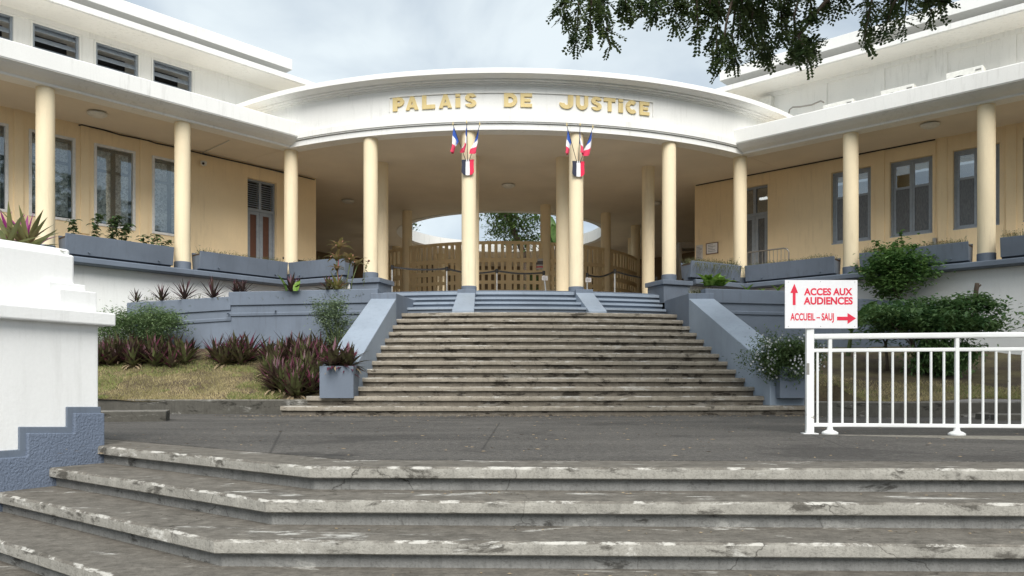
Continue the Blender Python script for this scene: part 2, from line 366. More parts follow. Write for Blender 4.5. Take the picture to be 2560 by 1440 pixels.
def leafmat(name, c1, c2, back=None, trans=0.25, nsc=14, rough=0.45):
    m, t, b, o = nodes(name); v, g = pos(t)
    n = noise(t, v, nsc, 2)
    c = mix(t, ramp(t, n, [(0.35, 0), (0.65, 1)]), c1, c2)
    if back:
        c = mix(t, g.outputs['Backfacing'], c, back)
    t.links.new(c, b.inputs['Base Color']); b.inputs['Roughness'].default_value = rough; b.inputs['Specular IOR Level'].default_value = 0.35
    tl = nd(t, 'ShaderNodeBsdfTranslucent'); t.links.new(c, tl.inputs[0])
    s = nd(t, 'ShaderNodeMixShader'); s.inputs[0].default_value = trans
    t.links.new(b.outputs[0], s.inputs[1]); t.links.new(tl.outputs[0], s.inputs[2]); t.links.new(s.outputs[0], o.inputs[0]); return m
L_TREE = leafmat('tree_leaf', (0.04, 0.072, 0.025), (0.10, 0.135, 0.045), trans=0.4, nsc=4)
L_COURT = leafmat('court_tree_leaf', (0.06, 0.11, 0.03), (0.13, 0.20, 0.06), trans=0.35, nsc=3)
L_SHRUB = leafmat('shrub_leaf', (0.075, 0.17, 0.05), (0.20, 0.33, 0.10), trans=0.35, nsc=2.6)
L_FAN = leafmat('layered_shrub_leaf', (0.07, 0.16, 0.055), (0.19, 0.30, 0.11), trans=0.35, nsc=3.0)
L_FEATH = leafmat('feathery_leaf', (0.12, 0.20, 0.085), (0.25, 0.34, 0.16), nsc=8)
L_PALE = leafmat('pale_shrub_leaf', (0.14, 0.20, 0.12), (0.27, 0.34, 0.20), nsc=9)
L_FLOWB = leafmat('flower_bush_leaf', (0.075, 0.13, 0.05), (0.14, 0.20, 0.075), trans=0.3, nsc=5)
L_WEED = leafmat('weed_leaf', (0.08, 0.10, 0.04), (0.17, 0.17, 0.075), nsc=9)
L_TROUGH = leafmat('trough_plant_leaf', (0.06, 0.115, 0.045), (0.13, 0.20, 0.08), nsc=6)
L_RHOEO = leafmat('purple_green_leaf', (0.085, 0.06, 0.045), (0.125, 0.14, 0.055), (0.095, 0.02, 0.04), 0.12, 10)
L_RHOEOG = leafmat('green_spiky_leaf', (0.085, 0.09, 0.04), (0.15, 0.18, 0.065), (0.10, 0.045, 0.045), 0.15, 10)
L_RHOEOD = leafmat('dark_purple_leaf', (0.06, 0.035, 0.035), (0.085, 0.06, 0.04), (0.075, 0.02, 0.034), 0.12, 10)
L_PIER = leafmat('moses_leaf', (0.13, 0.15, 0.05), (0.20, 0.21, 0.075), (0.27, 0.035, 0.17), 0.2, 5)
L_BROM = leafmat('bromeliad_leaf', (0.17, 0.21, 0.06), (0.34, 0.30, 0.11), (0.20, 0.10, 0.07), 0.25, 9)
L_HOSTA = leafmat('hosta_leaf', (0.12, 0.25, 0.035), (0.26, 0.40, 0.08), None, 0.3, 12)
L_CORD = leafmat('cordyline_leaf', (0.20, 0.22, 0.07), (0.42, 0.33, 0.17), (0.36, 0.18, 0.12), 0.25, 9)
L_DRY = leafmat('dead_leaf', (0.28, 0.21, 0.13), (0.42, 0.33, 0.21), None, 0.1, 20, 0.9)
L_GRASS = leafmat('dry_grass_blade', (0.30, 0.27, 0.12), (0.52, 0.43, 0.24), None, 0.2, 1.6, 0.9)
L_GRASSG = leafmat('green_grass_blade', (0.15, 0.21, 0.06), (0.27, 0.31, 0.10), None, 0.2, 3, 0.8)
L_BAN = leafmat('banana_leaf', (0.06, 0.13, 0.03), (0.13, 0.22, 0.06), None, 0.35, 4)
PETAL = leafmat('white_petal', (0.75, 0.76, 0.80), (0.82, 0.82, 0.84), None, 0.3, 20)

# ================================================================== SETTING
mb = MB(); mb.box(-400, 400, -200, 900, -1.7, -0.76); g = obj('ground', mb, ASPH, kind='structure')
# front steps: polyline of the top nosing, lower ones stepped outwards
N1 = [(-4.1, 7.08), (-1.257, 4.86), (11.0, 4.47)]
def offs(path, o):
    m = MB(); m.sweep(path, [(o, 0), (o+0.1, 0), (o, 0.1)]); return [m.v[i*3] for i in range(len(path))]
mb = MB()
po = [p[:2] for p in offs(N1, -0.42)]
far = [(-22, 7.2), po[0], po[1], po[2], (22, 4.2), (22, 20), (-22, 20)]
mb.prism([(x, y, -0.5) for x, y in far], (0, 0, 0.504)); obj('landing', mb, ASPH, kind='structure')
st = thing('entry_steps', 'wide cracked concrete steps with white scuffed nosings rising to the asphalt landing', 'steps', (0, 4.2, -0.76))
def wear(o, m, idx):                       # marks the nosing's edge, where feet rub it pale
    at_ = o.data.attributes.new('wear', 'FLOAT', 'POINT'); at_.data.foreach_set('value', [1.0 if i % m in idx else 0.0 for i in range(len(o.data.vertices))]); return o
RS = random.Random(3)
for k in range(5):
    z = -0.15*k; p = [q[:2] for q in offs(N1, 0.40*k)]
    d = Vector((p[0][0]-p[1][0], p[0][1]-p[1][1], 0)).normalized()
    ps = p
    m1 = MB(); m1.sweep(ps, [(-0.75, z-0.172), (-0.055, z-0.172), (-0.055, z-0.066), (-0.75, z-0.066)])
    s_ = obj('step', m1, RISER, st)
    m2 = MB(); m2.sweep(ps, [(-0.74, z-0.064), (-0.006, z-0.074), (0, z-0.068), (0, z-0.034), (0, z-0.012), (-0.012, z), (-0.085, z+0.0002), (-0.74, z+0.001)], chip=(4, 5), amp=0.0035, rnd=RS, sub=0.05)
    wear(obj('nosing', m2, CONC, s_, smooth=25), 8, (4, 5))
# ---------------------------------------------------------------- white pier on the left
U = Vector((0.50, 0.866, 0)).normalized(); V = Vector((-U.y, U.x, 0)); P0 = Vector((-3.50, 6.65, 0))   # V points into the pier
def puz(px, py, v=0.0):                       # pixel to (u, z) on the pier's face
    r = (px-1280)/F; p = P0+V*v
    u = (r*p.y-p.x)/(U.x-r*U.y); D = p.y+u*U.y
    return u, EYE+(HOR-py)/F*D
pier = thing('white_pier', 'stepped white art deco pier with rough blue stepped base beside the entry steps', 'pier', P0+U*-0.8)
def pbox(m, u0, u1, v0, v1, z0, z1): m.fbox((P0.x, P0.y, 0), (U.x, U.y), (V.x, V.y), u0, u1, v0, v1, z0, z1)
mb = MB(); pbox(mb, -3.6, 0, 0, 1.1, -0.8, 1.03); obj('body', mb, WHITE2, pier, bev=0.012)
mb = MB(); pbox(mb, -3.7, 0.10, -0.09, 1.2, 1.01, 1.118); obj('cornice', mb, WHITE2, pier, bev=0.012)
uM, zM = puz(187, 638, 0.12); uC, zC = puz(174, 624, 0.20)
mb = MB(); pbox(mb, -3.5, uM, 0.12, 1.0, 1.10, zM); obj('upper_block', mb, WHITE2, pier, bev=0.02)
mb = MB(); pbox(mb, -3.4, uC, 0.19, 0.92, zM-0.02, zC); obj('cap', mb, WHITE2, pier, bev=0.02)
u0, _ = puz(121, 800, 0.05); u1, zt = puz(214, 713, 0.05)
mb = MB(); pbox(mb, u0, u1, 0.05, 0.95, 1.10, zt); obj('stepped_block', mb, WHITE2, pier, bev=0.008)
u0, _ = puz(148, 800, -0.005); u1, zt = puz(242, 731, -0.005)
mb = MB(); pbox(mb, u0, u1, -0.005, 1.0, 1.10, zt); obj('stepped_block', mb, WHITE2, pier, bev=0.008)
def stepped(m, prof_px, v, base_u=0.0):
    pts = [puz(x, y, v) for x, y in prof_px]
    ur = pts[-1][0]
    poly = [(-3.6, pts[0][1])]+pts+[(ur, -0.85), (-3.6, -0.85)]
    P = [P0+U*u+V*v+Vector((0, 0, z)) for u, z in poly]
    m.prism(P, V*0.5)
mb = MB(); stepped(mb, [(48, 1124), (48, 1067), (167, 1067), (167, 1017), (253, 1017)], -0.018); obj('base_band', mb, BLUE, pier, bev=0.006)
mb = MB(); stepped(mb, [(70, 1141), (70, 1083), (187, 1083), (187, 1033), (262, 1033)], -0.05); obj('rough_base', mb, BLUER, pier, bev=0.008)
# ---------------------------------------------------------------- kerbs, banks
def bank_h(x, y, y0, z0, k): return z0+(y-y0)*k+0.05*mnoise.noise((x*0.7, y*0.7, 0))+0.02*mnoise.noise((x*3, y*3, 5))
mb = MB(); mb.sweep([(-16, 14.6), (-4.45, 14.15), (-3.2, 14.1)], [(-0.25, -0.3), (0, -0.3), (0, 0.25), (-0.015, 0.268), (-0.25, 0.27)]); obj('kerb', mb, KERB, kind='structure', bev=0.01)
mb = MB(); mb.sweep([(5.0, 13.1), (5.9, 12.75), (16, 12.35)], [(-0.25, -0.3), (0, -0.3), (0, 0.235), (-0.015, 0.25), (-0.25, 0.255)]); obj('kerb', mb, KERB, kind='structure', bev=0.01)
mb = MB(); mb.fbox((-4.93, 11.2, 0), (-0.94, -0.34), (-0.34, 0.94), 0, 3.2, 0, 0.75, -0.1, 0.15); tag(obj('plinth_block', mb, KERB, bev=0.012), 'low mossy concrete block behind the white pier on the landing', 'block')
mb = MB(); mb.fbox(at(2495, 1040, 11.4)*1.0, (1, -0.03), (0.03, 1), 0, 2.5, 0, 0.6, -0.3, 0.02); tag(obj('plinth_block', mb, KERB, bev=0.012), 'low dark concrete block behind the white railing', 'block')
mb = MB(); mb.prism([(x, y, 0.002) for x, y in ((3.15, 8.02), (3.6, 7.90), (9, 7.45), (9, 6.55), (4.6, 7.25))], (0, 0, 0.006)); obj('ground_strip', mb, STRIPC, kind='structure')
LB = lambda x, y: bank_h(x, y, 14.2, 0.25, 0.285)
RB = lambda x, y: bank_h(x, y, 12.8, 0.235, 0.215)-(0.6 if x < 5.85 and y < 14.15 else 0)
def bank(name, fn, x0, x1, y0, y1, nx, ny):
    m = MB(); vs = []; fs = []
    for j in range(ny+1):
        for i in range(nx+1):
            x = x0+(x1-x0)*i/nx; y = y0+(y1-y0)*j/ny; vs.append((x, y, fn(x, y)))
    for j in range(ny):
        for i in range(nx): a = j*(nx+1)+i; fs.append((a, a+1, a+nx+2, a+nx+1))
    m.add(vs, fs); return obj(name, m, BANKM, kind='structure', smooth=True)
bank('grass_bank', LB, -16, -2.9, 14.22, 19.5, 70, 34)
bank('grass_bank', RB, 4.75, 16, 12.95, 19.5, 70, 40)
def grass(label, fn, n, x0, x1, y0, y1, ok, mat, hgt):
    m = MB(); k = 0
    while k < n:
        x = R.uniform(x0, x1); y = y0+(y1-y0)*R.random()**1.5
        if not ok(x, y): k += 1; continue
        z = fn(x, y)-0.01; a = R.uniform(0, 2*pi); h = hgt*R.uniform(0.5, 1.3); wd = 0.006; l = R.uniform(-0.05, 0.05)
        m.add([(x-wd*cos(a), y-wd*sin(a), z), (x+wd*cos(a), y+wd*sin(a), z), (x+l, y+R.uniform(-0.05, 0.05), z+h)], [(0, 1, 2)]); k += 1
    return tag(obj('grass', m, mat, recalc=False), label, 'grass', kind='stuff')
lok = lambda x, y: mnoise.noise((x*0.9, y*0.9, 2)) > -0.42-0.5*(y < 15.6)
lgk = lambda x, y: mnoise.noise((x*0.8, y*0.8, 9))+0.35*mnoise.noise((x*2.6, y*2.6, 1)) > -0.02
grass('short dry straw coloured lawn on the bank below the purple plants', LB, 26000, -9.5, -4.2, 14.25, 17.6, lok, L_GRASS, 0.05)
grass('patches of greener grass on the bank below the purple plants', LB, 30000, -9.5, -4.2, 14.25, 17.6, lgk, L_GRASSG, 0.055)
rok = lambda x, y: mnoise.noise((x*0.7, y*0.7, 4))+1.1*(14.9-y)-0.22*(x-6.2) > 0.25
grass('short dry lawn on the bank behind the white railing', RB, 26000, 5.2, 11.5, 13.0, 17.0, rok, L_GRASS, 0.05)
grass('greener grass blades on the bank behind the white railing', RB, 9000, 5.2, 11.0, 13.0, 16.0, lambda x, y: rok(x, y) and lgk(x, y), L_GRASSG, 0.055)
# ================================================================== COURTHOUSE
FLOOR, SOF, LEDGE = 2.86, 6.91, 3.32
ch = thing('courthouse', 'white and ochre courthouse with curved columned portico, two wings and gilt lettering', 'building', B(0, 4, 0))
# floors and ceilings
mb = MB(); mb.prism([arc(2*pi*i/96, 11.22, FLOOR-0.4) for i in range(96)], (0, 0, 0.4)); obj('porch_floor', mb, TILE, ch)
OC, OR_ = 13.3, 4.2
def disc_ring(z0, z1, ro, ri, cx=0):
    m = MB(); n = 120; vs = []; fs = []
    for zz in (z0, z1):
        for i in range(n):
            a = 2*pi*i/n; d = (sin(a), -cos(a))
            c0 = OC-AC; bq = d[1]*c0; t_ = -bq+sqrt(bq*bq-(c0*c0-ro*ro))
            vs += [B(d[0]*ri, OC+d[1]*ri, zz), B(d[0]*t_, OC+d[1]*t_, zz)]
    for i in range(n):
        j = (i+1) % n; a, b_, c_, d_ = 2*i, 2*i+1, 2*j+1, 2*j; k = 2*n
        fs += [(a, b_, c_, d_), (a+k, d_+k, c_+k, b_+k), (a, d_, d_+k, a+k), (b_, b_+k, c_+k, c_)]
    m.add(vs, fs); return m
obj('porch_ceiling', disc_ring(SOF, 7.22, 11.2, OR_), SOFF, ch)
mb = MB(); n = 72                                  # rim of the open court
ringp = [B(OR_*sin(-2*pi*i/n), OC-OR_*cos(-2*pi*i/n)) for i in range(n+1)]
mb.sweep(ringp, [(-0.22, SOF-0.02), (0.03, SOF-0.02), (0.03, 7.36), (-0.22, 7.36)]); obj('court_rim', mb, WHITE, ch, smooth=30)
for sd in (-1, 1):
    mb = MB(); mb.wbox(sd, -2.3, 9.5, -2.1, 0.2, SOF+0.004, 7.40); obj('gallery_ceiling', mb, SOFF, ch)
    mb = MB(); mb.wbox(sd, -1.5, 9.5, -2.1, -0.1, FLOOR-0.3, FLOOR-0.004); obj('gallery_floor', mb, TILE, ch)
# arc entablature
A0 = radians(33.2)
def arcsweep(name, a, prof, mat, n=72, smooth=20, **k):
    m = MB(); m.sweep(arcpath(-a, a, AC, n), [(o-AC, z) for o, z in prof]); return obj(name, m, mat, ch, smooth=smooth, **k)
# offsets below are radii: arcpath runs on radius AC, so o-AC shifts to the given radius
arcsweep('lower_band', radians(33.0), [(11.0, 6.852), (11.39, 6.852), (11.39, 6.985), (11.36, 6.992), (11.36, 7.005), (11.0, 7.005)], WHITE)
arcsweep('architrave', radians(34.5), [(11.0, 7.005), (11.43, 7.005), (11.43, 7.03), (11.455, 7.035), (11.455, 7.185), (11.44, 7.20), (11.0, 7.20)], WHITE)
arcsweep('frieze', radians(49), [(11.0, 7.20), (11.40, 7.20), (11.40, 7.95), (11.0, 7.95)], WHITE)
arcsweep('cornice', radians(49), [(11.0, 7.93), (11.43, 7.93), (11.43, 7.965), (11.50, 7.97), (11.50, 8.0), (11.58, 8.005), (11.58, 8.04), (11.66, 8.045), (11.83, 8.06), (11.85, 8.07), (11.85, 8.185), (11.83, 8.20), (11.0, 8.23)], WHITE)
# letters
def ringp2(cx, cy, ri, ro, a0, a1, n=12):
    A = [radians(a0+(a1-a0)*i/n) for i in range(n+1)]
    return [[(cx+ro*cos(A[i]), cy+ro*sin(A[i])), (cx+ro*cos(A[i+1]), cy+ro*sin(A[i+1])), (cx+ri*cos(A[i+1]), cy+ri*sin(A[i+1])), (cx+ri*cos(A[i]), cy+ri*sin(A[i]))] for i in range(n)]
def bx2(x0, y0, x1, y1): return [[(x0, y0), (x1, y0), (x1, y1), (x0, y1)]]
GL = {
 'P': bx2(0,0,.30,1)+ringp2(.42,.66,.09,.34,-90,90)+bx2(.30,.75,.42,1)+bx2(.30,.32,.42,.57),
 'A': [[(0,0),(.29,0),(.62,1),(.36,1)]]+[[(.71,0),(1,0),(.64,1),(.38,1)]]+bx2(.25,.17,.75,.38),
 'L': bx2(0,0,.32,1)+bx2(.32,0,1,.30),
 'i': bx2(0,0,.32,.70)+bx2(0,.80,.32,1),
 'S': ringp2(.40,.71,.07,.30,15,270)+ringp2(.40,.29,.07,.30,-165,90),
 'D': bx2(0,0,.30,1)+ringp2(.42,.5,.22,.5,-90,90,18)+bx2(.30,.72,.42,1)+bx2(.30,0,.42,.28),
 'E': bx2(0,0,.32,1)+bx2(.32,.76,.95,1)+bx2(.32,.40,.82,.60)+bx2(.32,0,.95,.24),
 'J': bx2(.62,.36,.92,1)+ringp2(.53,.36,.10,.39,170,360),
 'U': bx2(0,.42,.28,1)+bx2(.62,.42,.90,1)+ringp2(.45,.42,.17,.45,180,360),
 'T': bx2(0,.74,.96,1)+bx2(.33,0,.63,.74),
 'C': ringp2(.5,.5,.20,.5,48,312,20)}
LET = [('P',997,30),('A',1031,33),('L',1072,33),('A',1114,33),('i',1145,12),('S',1177,28),('D',1276.6,33),('E',1315.6,29),('J',1415.6,35),('U',1454.7,31),('S',1490.6,27),('T',1523.4,31),('i',1551,12),('C',1576.6,28),('E',1610,27)]
for chv, px, wpx in LET:
    a = arc_px(px, 11.40); c0 = Vector(arc(a, 11.40, 7.40)); tg = Vector((cos(a)*bc-sin(a)*bs, cos(a)*bs+sin(a)*bc, 0)); nrm = Vector((tg.y, -tg.x, 0))
    xs = [q[0] for pl in GL[chv] for q in pl]; wl = max(xs)-min(xs); W = wpx/F*c0.y; sx = W/wl
    mb = MB()
    for i, pl in enumerate(GL[chv]):
        dep = 0.035+0.0015*(i % 5)
        mb.prism([c0+tg*((x-min(xs)-wl/2)*sx)+Vector((0, 0, y*0.335))-nrm*0.02 for x, y in pl], nrm*(dep+0.02))
    obj('letter', mb, GOLD, ch)
aL, aR = arc_px(974, 11.4), arc_px(1632, 11.4)
for (a0, a1, z0, z1) in ((aL, aR, 7.745, 7.757), (aL, aL+0.0012, 7.40, 7.745), (aR-0.0012, aR, 7.40, 7.745)):
    mb = MB(); mb.sweep(arcpath(a0, a1, AC, 40 if a1-a0 > 0.01 else 1), [(0.28, z0), (0.335, z0), (0.335, z1), (0.28, z1)]); obj('panel_bead', mb, WHITE, ch)
# wings
PLN_Z0 = 0.6
for sd in (-1, 1):
    P = lambda s0, s1: ([wing(sd, s1, 0), wing(sd, s0, 0)] if sd < 0 else [wing(sd, s0, 0), wing(sd, s1, 0)])
    mb = MB(); mb.sweep(P(-0.3, 9.6), [(-0.6, 7.065), (0.585, 7.065), (0.585, 7.085), (0.60, 7.09), (0.60, 7.44), (0.58, 7.455), (-0.6, 7.46)]); obj('gallery_fascia', mb, WHITE, ch, bev=0.008)
    mb = MB(); mb.sweep(P(-0.12, 9.6), [(0.56, 7.07), (0.52, 7.03), (0.40, 6.96), (0.26, 6.905), (0.24, 6.862), (-0.15, 6.862), (-0.15, 7.07)]); obj('cove_moulding', mb, WHITE, ch)
    path = ([wing(sd, 9.6, 0), wing(sd, 0.0, 0)]+[arc(radians(-33.5+i*2.0), 11.15) for i in range(1, 6)]) if sd < 0 else ([arc(radians(23.5+i*2.0), 11.15) for i in range(5)]+[wing(sd, 0, 0), wing(sd, 9.6, 0)])
    mb = MB(); mb.sweep(path, [(-0.5, 0.3), (-0.02, 0.3), (-0.02, 3.185), (-0.5, 3.185)]); obj('plinth_wall', mb, WHITE2, ch)
    mb = MB(); mb.sweep(path, [(-0.55, 3.175), (0.27, 3.175), (0.30, 3.20), (0.30, LEDGE-0.02), (0.28, LEDGE), (-0.55, LEDGE)]); obj('ledge', mb, BLUE, ch, bev=0.006)
# columns
def column(p, z0, band, ztop=SOF+0.03, r=0.182):
    m = MB(); m.lathe(p, [(r, z0+band), (r, ztop)], 28); o = obj('column', m, COLM, ch, smooth=40)
    m = MB(); m.lathe(p, [(r+0.012, z0-0.02), (r+0.012, z0+band-0.006), (r+0.004, z0+band+0.002)], 28); obj('painted_base', m, BLUE, o, smooth=40)
for sd in (-1, 1):
    for s in (0, 2.98, 5.96): column(wing(sd, s, 0), LEDGE, 0.19)
    column(arc(sd*radians(6.95), 11.15), FLOOR, 0.15)
    column(arc(sd*radians(20.3), 11.15), LEDGE-0.07, 0.17)
    for a in (8.1, 25.6): column(arc(sd*radians(a), 8.93), FLOOR, 0.28)
    for a in (13.4, 40.5, 68, 95, 122, 150): column(B(sd*5.62*sin(radians(a)), 13.45-5.62*cos(radians(a))), FLOOR, 0.2, SOF+0.02)
    # pedestal under the outer portico column
    a = sd*radians(20.3); q = arc(a, 11.15); ex = (cos(a)*bc-sin(a)*bs, cos(a)*bs+sin(a)*bc); ey = (-ex[1], ex[0])
    mb = MB(); mb.fbox(q, ex, ey, -0.40, 0.40, -0.36, 0.40, 1.8, 3.12); pd = obj('pedestal', mb, BLUE, ch, bev=0.01)
    mb = MB(); mb.fbox(q, ex, ey, -0.46, 0.46, -0.42, 0.44, 3.115, 3.235); obj('pedestal_cap', mb, BLUE, pd, bev=0.012)
# back wall of the open court, behind the ring
mb = MB(); pth = [arc(radians(62)+i*radians(236)/60, 10.95) for i in range(61)]
mb.sweep(list(reversed(pth)), [(-0.3, FLOOR-0.1), (0, FLOOR-0.1), (0, SOF+0.1), (-0.3, SOF+0.1)]); obj('court_wall', mb, TIMB, ch, smooth=30)
for a in (78, 100, 122, 145, 168, 192, 215, 238, 260, 282):
    ar = radians(a); q = arc(ar, 10.95); ex = (cos(ar)*bc-sin(ar)*bs, cos(ar)*bs+sin(ar)*bc); ey = (-ex[1], ex[0])
    mb = MB(); mb.fbox(q, ex, ey, -0.75, 0.75, 0.03, 0.14, FLOOR, FLOOR+2.3); o = obj('court_door', mb, DARK, ch)
    mb = MB()
    for x0, x1 in ((-0.83, -0.74), (0.74, 0.83)): mb.fbox(q, ex, ey, x0, x1, 0.0, 0.17, FLOOR, FLOOR+2.38)
    mb.fbox(q, ex, ey, -0.74, 0.74, 0.0, 0.17, FLOOR+2.29, FLOOR+2.38); obj('door_frame', mb, FRAMEG, o)
# ---------------------------------------------------------------- wing walls with openings
WO = -2.05
def wall_open(sd, s0, s1, z0, z1, ops, o1, th):
    m = MB(); ops = sorted(ops); cur = s0
    for a, b_, za, zb in ops:
        m.wbox(sd, cur, a, o1-th, o1, z0, z1)
        if za > z0: m.wbox(sd, a, b_, o1-th, o1, z0, za)
        if zb < z1: m.wbox(sd, a, b_, o1-th, o1, zb, z1)
        cur = b_
    m.wbox(sd, cur, s1, o1-th, o1, z0, z1); return m
WZ0, WZ1 = 4.50, 6.53
def spx(sd, a, b_, o=WO):
    x, y = wing_s(sd, a, o), wing_s(sd, b_, o); return (min(x, y), max(x, y))
lw = [spx(-1, 72, 188), spx(-1, 235, 338), spx(-1, 380, 475)]
d_ = lw[0][0]-lw[1][0]; lw.append((lw[0][0]+d_, lw[0][1]+d_))
ldoor = spx(-1, 619, 692)
rw = [spx(1, 2078, 2177), spx(1, 2224, 2331), spx(1, 2382, 2499)]
d_ = rw[2][0]-rw[1][0]; rw.append((rw[2][0]+d_, rw[2][1]+d_))
rdoor = spx(1, 1846, 1919)
DZ = wing_z(-1, 620, 443, WO); DZR = wing_z(1, 1918, 459, WO)
ends = {-1: wing_s(-1, 790, WO), 1: wing_s(1, 1737, WO)}
for sd, ws, dr, dz in ((-1, lw, ldoor, DZ), (1, rw, rdoor, DZR)):
    ops = [(a, b_, WZ0, WZ1) for a, b_ in ws]+[(dr[0], dr[1], FLOOR, dz)]
    obj('wall', wall_open(sd, ends[sd], 9.6, FLOOR-0.1, SOF+0.1, ops, WO, 0.30), CREAM, ch)
    mb = MB(); mb.wbox(sd, ends[sd], ends[sd]+0.3, WO-6, WO-0.302, FLOOR-0.1, SOF+0.1); obj('end_wall', mb, CREAM, ch)
    mb = MB(); mb.wbox(sd, ends[sd]+0.35, 9.6, WO-3.2, WO-3.1, FLOOR, SOF); obj('room_wall', mb, ROOMB, ch)
    srt = sorted(ws)
    for (a, b_), (c_, e_) in zip(srt[:-1], srt[1:]):
        g_ = (c_-b_)
        mb = MB(); mb.wbox(sd, b_+0.27*g_, c_-0.27*g_, WO-0.01, WO+0.03, WZ0-0.25, SOF+0.02); obj('pilaster', mb, CREAM, ch, bev=0.004)
def frame_rect(m, sd, a, b_, z0, z1, t_, o0, o1):
    m.wbox(sd, a, b_, o0, o1, z0, z0+t_); m.wbox(sd, a, b_, o0, o1, z1-t_, z1)
    m.wbox(sd, a, a+t_, o0, o1, z0+t_, z1-t_); m.wbox(sd, b_-t_, b_, o0, o1, z0+t_, z1-t_)
for a, b_ in lw:                                  # left wing: white frame, clear outer pane, figured glass casement behind
    mb = MB(); frame_rect(mb, -1, a-0.002, b_+0.002, WZ0-0.002, WZ1+0.002, 0.065, WO-0.06, WO+0.025); wf = obj('window', mb, FRAMEW, ch, bev=0.005)
    mb = MB(); mb.wbox(-1, a+0.06, b_-0.06, WO-0.035, WO-0.03, WZ0+0.06, WZ1-0.06); obj('pane', mb, GLASS, wf)
    mid = (a+b_)/2; zt = WZ1-0.62
    mb = MB(); frame_rect(mb, -1, a+0.05, b_-0.05, WZ0+0.05, WZ1-0.05, 0.07, WO-0.16, WO-0.12)
    mb.wbox(-1, mid-0.055, mid+0.055, WO-0.165, WO-0.115, WZ0+0.12, WZ1-0.12)
    for x0, x1 in ((a+0.12, mid-0.055), (mid+0.055, b_-0.12)): mb.wbox(-1, x0, x1, WO-0.16, WO-0.12, zt-0.035, zt+0.035)
    obj('casement', mb, FRAMED, wf)
    for x0, x1 in ((a+0.12, mid-0.055), (mid+0.055, b_-0.12)):
        for z0, z1 in ((WZ0+0.12, zt-0.035), (zt+0.035, WZ1-0.12)):
            mb = MB(); mb.wbox(-1, x0-0.004, x1+0.004, WO-0.148, WO-0.138, z0-0.004, z1+0.004); obj('figured_pane', mb, FROST, wf)
for a, b_ in rw:                                  # right wing: recessed grey casements
    mb = MB(); frame_rect(mb, 1, a, b_, WZ0, WZ1, 0.06, WO-0.20, WO-0.12)
    mb.wbox(1, a-0.0, b_+0.0, WO-0.12, WO-0.02, WZ0, WZ0+0.035); wf = obj('window', mb, FRAMEG, ch, bev=0.004)
    mid = (a+b_)/2; zt = WZ1-0.72
    for x0, x1 in ((a+0.06, mid), (mid, b_-0.06)):
        mb = MB(); frame_rect(mb, 1, x0+0.003, x1-0.003, WZ0+0.06, WZ1-0.06, 0.06, WO-0.18, WO-0.135); mb.wbox(1, x0+0.06, x1-0.06, WO-0.18, WO-0.135, zt-0.03, zt+0.03); obj('casement', mb, FRAMEG, wf, bev=0.003)
        mb = MB(); mb.wbox(1, x0+0.055, x1-0.055, WO-0.16, WO-0.155, zt+0.02, WZ1-0.11); obj('pane', mb, GLASSD, wf)
        mb = MB(); mb.wbox(1, x0+0.055, x1-0.055, WO-0.165, WO-0.155, WZ0+0.11, zt-0.02); obj('mesh_panel', mb, MESHP, wf)
def door(sd, dr, dz, ztr, louver):
    a, b_ = dr; mid = (a+b_)/2
    mb = MB(); frame_rect(mb, sd, a, b_, FLOOR, dz, 0.06, WO-0.22, WO-0.12); mb.wbox(sd, a+0.06, b_-0.06, WO-0.22, WO-0.12, ztr-0.04, ztr+0.04)
    mb.wbox(sd, mid-0.04, mid+0.04, WO-0.22, WO-0.12, ztr+0.04, dz-0.06); dd = obj('door', mb, FRAMEG, ch, bev=0.004)
    for x0, x1 in ((a+0.06, mid), (mid, b_-0.06)):
        mb = MB(); frame_rect(mb, sd, x0+0.003, x1-0.003, FLOOR+0.06, ztr-0.04, 0.10, WO-0.20, WO-0.15); zl = FLOOR+1.0
        mb.wbox(sd, x0+0.10, x1-0.10, WO-0.20, WO-0.15, zl-0.08, zl+0.08); mb.wbox(sd, x0+0.10, x1-0.10, WO-0.19, WO-0.165, FLOOR+0.16, zl-0.08); obj('leaf', mb, FRAMEG, dd, bev=0.004)
        mb = MB(); mb.wbox(sd, x0+0.095, x1-0.095, WO-0.19, WO-0.175, zl+0.075, ztr-0.135); obj('leaf_panel', mb, BROWNP if louver else MESHP, dd)
        xa, xb = (x0+0.0, x1-0.04) if x0 < mid-0.01 else (x0+0.04, x1)
        if louver:
            mb = MB(); mb.wbox(sd, xa, xb, WO-0.30, WO-0.24, ztr+0.04, dz-0.06); obj('louver_back', mb, DARK, dd)
            nl = 11; zz0 = ztr+0.08; dzl = (dz-0.10-zz0)/nl
            for i in range(nl):
                z0 = zz0+dzl*i; m = MB()
                m.hexa([wing(sd, xa, WO-0.21, z0+dzl*0.7), wing(sd, xb, WO-0.21, z0+dzl*0.7), wing(sd, xb, WO-0.13, z0), wing(sd, xa, WO-0.13, z0),
                        wing(sd, xa, WO-0.21, z0+dzl*0.7+0.012), wing(sd, xb, WO-0.21, z0+dzl*0.7+0.012), wing(sd, xb, WO-0.13, z0+0.012), wing(sd, xa, WO-0.13, z0+0.012)])
                obj('louver_slat', m, FRAMEG, dd)
        else:
            mb = MB(); mb.wbox(sd, xa, xb, WO-0.18, WO-0.175, ztr+0.04, dz-0.06); obj('pane', mb, GLASSD, dd)
door(-1, ldoor, DZ, wing_z(-1, 650, 524, WO), True)
door(1, rdoor, DZR, wing_z(1, 1881, 535, WO), False)
